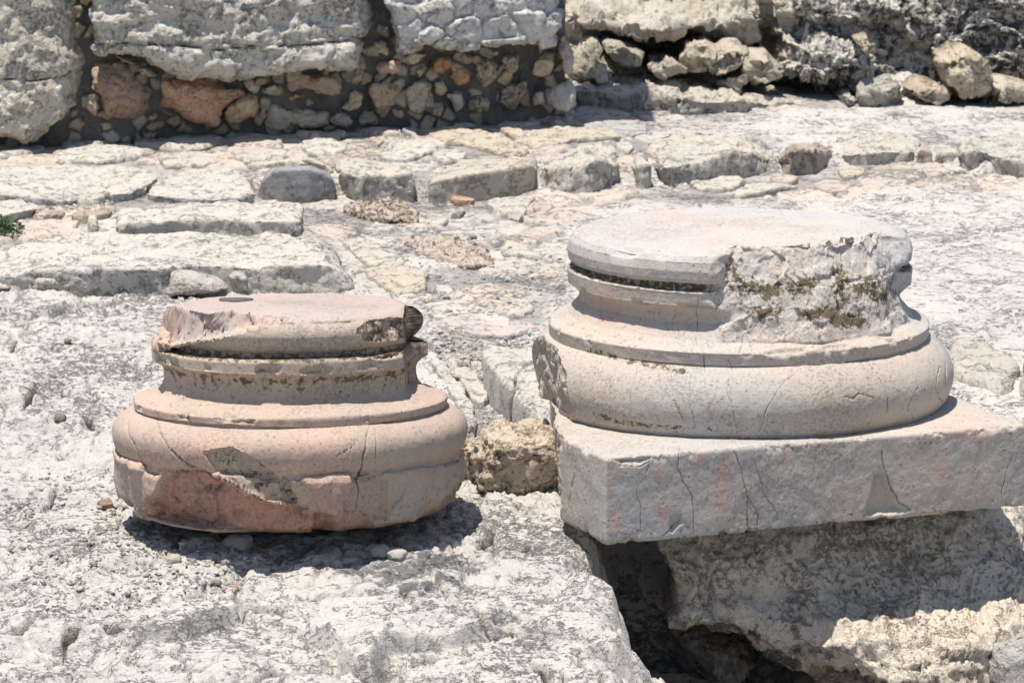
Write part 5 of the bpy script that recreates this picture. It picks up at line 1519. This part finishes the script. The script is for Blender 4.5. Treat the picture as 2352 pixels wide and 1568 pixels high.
    for v in np.linspace(.975, .05, 90): row(v, HP)
    P = np.stack(rows, 1)
    cth, sth = math.cos(th), math.sin(th)
    P = np.stack([P[..., 0] * cth - P[..., 1] * sth, P[..., 0] * sth + P[..., 1] * cth, P[..., 2]], -1)
    P[..., 0] -= .036 * cth; P[..., 1] -= .036 * sth
    # fracture of the left side (runs nearly along the view)
    n = np.array([-1, -.015, 0.]); n /= np.linalg.norm(n)
    pz = P[..., 2] / HP
    n2 = fbm(P.reshape(-1, 3), 9, 4, .6, 22).reshape(P.shape[:2])
    p_c = np.array([(1290 - 1176) / FPX * 7.35 - loc[0], -.28, 0])
    s = (P - p_c) @ n + n2 * .014 - .010 * pz
    mfr = (s > 0).astype(float)
    P = P - np.where(s > 0, s, 0)[..., None] * n
    W = local(loc, BT, P)
    px, py = proj(W)
    N = grid_normals(P, True)
    if (N * (P - np.array([0, 0, HP / 2]))).sum() < 0: N = -N
    # front face sags out where the torus runs over the edge; keep simple. chips on arrises
    q = P.reshape(-1, 3)
    d = fbm(q, 4, 3, .5, 41).reshape(px.shape) * .004 + fbm(q, 22, 4, .55, 42).reshape(px.shape) * .0022 + mfr * rough(P, .012, 14, 43)
    em = np.exp(-(np.minimum(np.abs(P[..., 2]), np.abs(P[..., 2] - HP)) / .012) ** 2)
    ed = (np.abs(np.abs((P[..., 0] * cth + P[..., 1] * sth + .036)) - S) < .02) | (np.abs(np.abs((-P[..., 0] * sth + P[..., 1] * cth)) - S) < .02)
    d -= np.maximum(0, fbm(q, 13, 4, .6, 44).reshape(px.shape) - .10) * .035 * em * ed
    cr = np.zeros(px.shape)
    cw = np.clip(.75 + 1.3 * fbm(q, 26, 3, .6, seed=78), .2, 1.8).reshape(px.shape)
    cn = 9 * fbm(q, 20, 4, .6, seed=79).reshape(px.shape)
    jit = 10 * fbm(q, 18, 4, .6, seed=6).reshape(px.shape)
    fr = P[..., 1] < .1
    for l, wd in (([(775, -20), (770, 80), (790, 150), (830, 210), (840, 300), (835, 375)], 2.6), ([(1020, 0), (1060, 120), (1080, 220), (1085, 350)], 2.4), ([(1080, 210), (1130, 280), (1130, 345)], 2.6),
                  ([(1110, 40), (1140, 130), (1170, 210), (1220, 290)], 1.6), ([(1705, 0), (1705, 80), (1750, 170), (1770, 235), (1830, 270)], 3.0), ([(295, -30), (290, 80), (275, 180), (265, 270)], 1.8),
                  ([(640, 60), (600, 140), (575, 190), (585, 260), (590, 370)], 1.4), ([(1660, 110), (1665, 160)], 2.0), ([(700, 390), (770, 330), (780, 280)], 2.0), ([(2300, 20), (2270, 110), (2250, 200)], 1.4), ([(500, 70), (590, 75), (640, 50), (620, 20)], 2.6)):
        cr = np.maximum(cr, sstep(np.maximum(wd * cw, .5), .2, d_line(px + jit, py, R(8, l))) * fr)
    d -= cr * .0022
    chip = sstep(4, -16, cn + sd_poly(px, py, R(8, [(1665, 110), (1700, 85), (1740, 150), (1768, 235), (1835, 272), (1800, 290), (1620, 302), (1650, 200)]))) * fr
    chip2 = sstep(3, -10, cn + sd_poly(px, py, R(8, [(720, 370), (730, 300), (770, 280), (790, 330), (740, 385)]))) * fr
    chip3 = sstep(3, -10, cn + sd_poly(px, py, R(8, [(470, 40), (560, 15), (650, 30), (600, 70), (510, 72)]))) * fr
    d -= chip * .016 + chip2 * .010 + chip3 * .012
    # rounded worn front-left vertical corner already soft
    P = P + N * d[..., None]
    msk = np.zeros(px.shape + (4,))
    msk[..., 1] = cr * .72
    pk = np.zeros(px.shape)
    for cx_, cy_, rx_, ry_, a_ in ((450, 160, 45, 120, .6), (470, 330, 50, 60, .6), (960, 130, 40, 130, .62), (960, 260, 45, 60, .5), (870, 30, 50, 40, .55), (1500, 180, 50, 110, .6), (1390, 60, 50, 60, .35), (1970, 80, 60, 80, .45), (690, 290, 30, 60, .45), (1820, 20, 160, 60, .4), (2100, -100, 160, 90, .5), (1280, 20, 40, 50, .4), (670, 110, 25, 40, .4)):
        c = R(8, [(cx_, cy_)])[0]
        pk = np.maximum(pk, 1.05 * a_ * np.exp(-((px - c[0]) / (rx_ * .5)) ** 2 - ((py - c[1]) / (ry_ * .5)) ** 2))
    msk[..., 2] = np.clip(pk + .17 + .25 * fbm(q, 5, 3, seed=47).reshape(px.shape), 0, 1)
    moss = chip * .2 + mfr * .15
    moss = np.maximum(moss, .25 * (P[..., 2] < .03) * fr)
    msk[..., 3] = moss; msk[..., 0] = .10 + .12 * mfr
    tint = np.ones(px.shape + (3,))
    emit_parts(root, P, np.zeros(P.shape[1], int), ["plinth"], M_BASE, msk, tint, labels={"plinth": "square slab with vertical cracks and faint pink blotches"})
    return loc, HP


big_loc, HP = big_base()

# ------------------------------------------------------------------ the rough block that carries the big base, standing in the pit
def support():
    edges = (np.vstack([R(8, [(740, 800), (870, 810), (960, 820), (1060, 850), (1140, 905), (1220, 960), (1300, 985), (1480, 975), (1640, 1000), (1760, 1050), (1920, 1068), (2090, 1050), (2250, 990), (2352, 880), (2500, 760)])]),
             R(8, [(2500, 760), (2480, 500), (2500, 150)]),
             R(8, [(590, 330), (1000, 310), (1600, 260), (2200, 170), (2500, 120)]),
             R(8, [(740, 800), (720, 600), (650, 450), (590, 330)]))

    def offs(px, py, P):
        o = -.03 * sstep(1300, 1200, py)
        e = ((px - 2130) / 260.) ** 2 + ((py - 1440) / 120.) ** 2
        o += .22 * np.exp(-e ** 1.3)
        o += .07 * np.exp(-((px - 2330) / 120.) ** 2 - ((py - 1290) / 90.) ** 2)
        o += .05 * sstep(1330, 1380, py + (px - 1700) * .05)
        return o

    def mk(px, py, P):
        q = P.reshape(-1, 3)
        b = np.zeros(px.shape)
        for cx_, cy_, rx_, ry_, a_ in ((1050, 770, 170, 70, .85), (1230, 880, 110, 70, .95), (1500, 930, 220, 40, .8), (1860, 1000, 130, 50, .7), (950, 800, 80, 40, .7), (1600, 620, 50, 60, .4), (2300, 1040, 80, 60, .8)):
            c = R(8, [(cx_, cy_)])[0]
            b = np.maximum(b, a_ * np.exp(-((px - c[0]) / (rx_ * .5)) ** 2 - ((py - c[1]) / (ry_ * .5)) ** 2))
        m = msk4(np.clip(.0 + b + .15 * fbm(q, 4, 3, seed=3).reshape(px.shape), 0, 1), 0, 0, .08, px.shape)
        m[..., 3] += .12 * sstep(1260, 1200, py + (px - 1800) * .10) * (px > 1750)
        return m

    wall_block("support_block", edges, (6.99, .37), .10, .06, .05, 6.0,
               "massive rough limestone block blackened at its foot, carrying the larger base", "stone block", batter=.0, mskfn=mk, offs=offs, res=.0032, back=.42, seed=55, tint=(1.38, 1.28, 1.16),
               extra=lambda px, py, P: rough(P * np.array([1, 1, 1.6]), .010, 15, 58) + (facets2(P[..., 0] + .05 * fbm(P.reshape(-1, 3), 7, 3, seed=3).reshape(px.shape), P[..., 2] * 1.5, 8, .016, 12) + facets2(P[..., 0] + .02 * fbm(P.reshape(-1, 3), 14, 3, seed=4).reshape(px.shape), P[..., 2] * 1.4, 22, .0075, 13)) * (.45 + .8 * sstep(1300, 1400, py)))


support()
# hidden packing stone under the back of the plinth so it is truly carried
lump("packing_rock", (big_loc[0] + .05, 7.62, -.10), (.36, .22, .16), "dark rock packed behind the support block under the larger base", "rock", (.7, .68, .64), .05, 5, 15, M_ROCK, n=90)
pc = at_z(1610, 1490, -.36)
lump("pit_rock", (pc[0] - .02, pc[1] + .02, -.36), (.10, .24, .10), "long tapering dusty rock on the floor of the dark pit", "rock", (.80, .76, .70), .05, 8, 25, M_ROCK, lich=.3, rot=.35)
pc = at_z(1525, 1400, -.36)
lump("pit_rock", (pc[0] + .01, pc[1] + .1, -.36), (.09, .11, .11), "brownish rock deep in the pit beside the ledge", "rock", (.62, .55, .48), .04, 8, 26, M_ROCK, lich=.4, n=110)
pc = at_z(1930, 1560, -.40)
lump("pit_rock", (pc[0], pc[1] - .02, -.42), (.11, .14, .09), "rounded grey rock at the bottom of the pit under the black stained edge", "rock", (.9, .88, .84), .03, 8, 27, M_ROCK, lich=.15, n=110)
pc = at_z(1560, 1560, -.36)
lump("pit_rock", (pc[0], pc[1] - .06, -.42), (.16, .12, .08), "low brown rock at the very bottom of the picture in the pit", "rock", (.7, .62, .54), .04, 7, 28, M_ROCK, lich=.3, n=110)
pc = at_z(2340, 1540, -.3)
lump("pit_rock", (pc[0] + .03, pc[1] + .02, -.30), (.10, .10, .09), "small grey rock at the lower right corner", "rock", (.95, .95, .95), .03, 8, 29, M_ROCK, lich=.2, n=110)

# ------------------------------------------------------------------ right hand ground stones
pillow("flat_stone", R(6, [(1850, 810), (2000, 825), (2200, 900), (2335, 1010), (2290, 1165), (2200, 1200), (2050, 1130), (1900, 1090), (1820, 1000)]), 'z', -.01, .045,
       "rough grey beige stone just right of the larger base", "stone", tint=(.98, .95, .90), amp=.02, nscale=10, depth=.05, flat=7, lich=.22)
pillow("flat_stone", R(6, [(2345, 1010), (2500, 960), (2700, 1100), (2600, 1260), (2400, 1220), (2325, 1180)]), 'z', -.01, .06,
       "pale stone cut off by the right edge of the picture", "stone", tint=(1.02, 1.0, .96), amp=.02, nscale=10, depth=.05, flat=7, lich=.2)

# ------------------------------------------------------------------ pebbles, gravel
def pebble_verts(c, r, n=1):
    ph = (1 + 5 ** .5) / 2
    B = np.array([(-1, ph, 0), (1, ph, 0), (-1, -ph, 0), (1, -ph, 0), (0, -1, ph), (0, 1, ph), (0, -1, -ph), (0, 1, -ph), (ph, 0, -1), (ph, 0, 1), (-ph, 0, -1), (-ph, 0, 1)]) / 1.9
    F = np.array([(0, 11, 5), (0, 5, 1), (0, 1, 7), (0, 7, 10), (0, 10, 11), (1, 5, 9), (5, 11, 4), (11, 10, 2), (10, 7, 6), (7, 1, 8), (3, 9, 4), (3, 4, 2), (3, 2, 6), (3, 6, 8), (3, 8, 9), (4, 9, 5), (2, 4, 11), (6, 2, 10), (8, 6, 7), (9, 8, 1)])
    V = B * (1 + rng.uniform(-.28, .28, (12, 1)))
    a = rng.uniform(0, 6.28)
    V = V * np.array([1.0, rng.uniform(.6, .9), rng.uniform(.4, .7)]) * r
    V = np.stack([V[:, 0] * math.cos(a) - V[:, 1] * math.sin(a), V[:, 0] * math.sin(a) + V[:, 1] * math.cos(a), V[:, 2]], -1)
    return V + np.array(c), F


def gravel(name, polys, label, n, rmin, rmax):
    Vs, Fs, Ts = [], [], []
    base = 0
    for poly, share in polys:
        lo = poly.min(0); hi = poly.max(0)
        pts = []
        while len(pts) < int(n * share):
            c = rng.uniform(lo, hi, (400, 2))
            ok = sd_poly(c[:, 0], c[:, 1], poly) < 0
            pts += list(c[ok])
        pts = np.array(pts[:int(n * share)])
        W = at_z(pts[:, 0], pts[:, 1], 0.0)
        zz = ground_z(W[:, 0], W[:, 1])
        for (x, y, _), z0 in zip(W, zz):
            r = rmin + (rmax - rmin) * rng.random() ** 3.5
            V, F = pebble_verts((x, y, z0 + r * .25), r)
            Vs.append(V); Fs.append(F + base); base += 12
            g = rng.uniform(.82, 1.18); h = rng.uniform(-.07, .07)
            Ts.append(np.tile([g * (1 + h), g, g * (1 - h)], (12, 1)))
    me = make_mesh(name, np.vstack(Vs), np.zeros((0, 4)), np.vstack(Fs), tint=np.vstack(Ts), mat=M_PAVE, smooth=False)
    link(name, me, label=label, cat="gravel", kind="stuff")


gravel("gravel", [(R(5, [(690, 930), (860, 890), (960, 880), (1000, 970), (1100, 1085), (1180, 1200), (1260, 1340), (1150, 1375), (1000, 1400), (960, 1330), (1010, 1210), (1000, 1130), (880, 960)]), .30),
                  (R(7, [(440, 250), (560, 230), (640, 360), (900, 450), (1150, 480), (1100, 640), (900, 700), (500, 480), (420, 330)]), .22),
                  (R(7, [(0, 60), (500, 30), (440, 300), (600, 520), (900, 720), (0, 740)]), .14),
                  (R(5, [(560, 700), (1400, 680), (1300, 850), (650, 860)]), .10),
                  (R(5, [(300, 80), (1500, 60), (1530, 420), (1100, 640), (600, 600), (450, 280)]), .14),
                  (R(1, [(150, 1450), (760, 1490), (760, 1562), (120, 1562)]), .10)],
       "fine loose gravel and stone crumbs lying in the channel and hollows", 3600, .0022, .0110)
PEB = [(7, 1095, 430, .030, (.50, .50, .52), "grey pebble in the shadow under the smaller base"), (7, 790, 502, .018, (.95, .9, .84), "pale pebble on the bedrock in front of the smaller base's shadow"),
       (7, 1820, 480, .024, (1.0, .98, .95), "white pebble at the right tip of the smaller base's shadow"), (7, 1745, 465, .024, (.7, .7, .7), "grey pebble beside the white one in the shadow tip"),
       (7, 490, 252, .022, (.62, .48, .40), "small reddish flake left of the smaller base"), (7, 1065, 635, .012, (.85, .60, .52), "little red chip on the bedrock below the shadow"),
       (7, 1105, 620, .014, (.9, .75, .66), "little pinkish chip beside the red chip"), (7, 385, 28, .012, (.95, .72, .68), "small pink chip left of the smaller base's torus"),
       (7, 320, 362, .013, (.75, .75, .76), "small grey pebble on the bedrock left of the smaller base"), (7, 100, 345, .017, (1.0, .97, .92), "flat pale chip near the left edge of the bedrock"),
       (7, 965, 800, .026, (.92, .86, .76), "angular tan lump standing on the foreground bedrock"), (7, 990, 985, .011, (1, .98, .95), "tiny white pebble in the foreground crack"),
       (4, 405, 1300, .020, (.45, .45, .46), "dark pebble in a hollow of the left bedrock"), (4, 460, 775, .012, (.80, .62, .45), "brown chip on the bedrock left of the smaller base's top"),
       (5, 845, 945, .014, (.5, .52, .56), "dark blue grey pebble in the sandy strip behind the smaller base"), (5, 805, 1025, .014, (.85, .82, .76), "round beige pebble on the white slab by the channel"),
       (5, 965, 1030, .015, (.98, .97, .95), "white pebble at the head of the gravel channel"), (5, 1140, 1245, .018, (1.05, 1.04, 1.02), "white pebble halfway down the gravel channel"),
       (5, 735, 487, .012, (.9, .84, .74), "beige pebble right of the smaller base's top"), (5, 908, 80, .014, (.62, .60, .60), "grey pebble on the paving above the brown flecked patch"),
       (3, 1922, 1155, .022, (1.25, 1.25, 1.25), "bright white pebble at the corner of the right hand kerb slab")]
for reg, x_, y_, r_, t_, lab in PEB:
    pxy = R(reg, [(x_, y_)])[0]
    w_ = at_z(pxy[0], pxy[1], 0.0)
    z_ = float(ground_z(np.array([w_[0]]), np.array([w_[1]]))[0])
    w_ = at_z(pxy[0], pxy[1], z_ + r_ * .3)
    o = lump("pebble", (w_[0], w_[1], z_ + r_ * .35), (r_, r_ * .8, r_ * .6), lab, "pebble", t_, r_ * .5, .6 / r_, int(x_) % 31, M_PAVE, n=28, e=2.3, lich=.05)
    o["group"] = "loose pebbles and chips"


# ------------------------------------------------------------------ green tuft at the left edge
def tuft():
    m = bpy.data.materials.new("leaf_green"); m.use_nodes = True
    nt = m.node_tree; b = nt.nodes["Principled BSDF"]
    tc = nd(nt, "ShaderNodeTexCoord"); n = tex_noise(nt, tc.outputs["Object"], 60, 2)
    nt.links.new(mixc(nt, ramp(nt, n, .35, .65), (.035, .075, .02), (.09, .14, .05)), b.inputs["Base Color"])
    b.inputs["Roughness"].default_value = .6
    c = at_z(8, 536, .06)
    Vs, Fs = [], []; base = 0
    for i in range(300):
        a = rng.uniform(0, 6.28); rr = rng.random() ** .6 * .05
        p = np.array([c[0] + math.cos(a) * rr * 1.2, c[1] + math.sin(a) * rr, c[2] + rng.random() * .05 * (1 - rr / .11)])
        d = rng.normal(size=3); d[2] = abs(d[2]); d /= np.linalg.norm(d)
        s = np.cross(d, rng.normal(size=3)); s /= np.linalg.norm(s)
        L = rng.uniform(.008, .018); w = L * .38
        Vs.append(np.array([p, p + d * L * .5 + s * w, p + d * L, p + d * L * .5 - s * w])); Fs.append([base, base + 1, base + 2, base + 3]); base += 4
    V = np.vstack(Vs); org = origin_of(V)
    me = make_mesh("green_plant", V - org, np.array(Fs), mat=m, smooth=False)
    link("green_plant", me, org, None, "small green tuft of leaves growing in a joint at the left edge", "plant")


tuft()
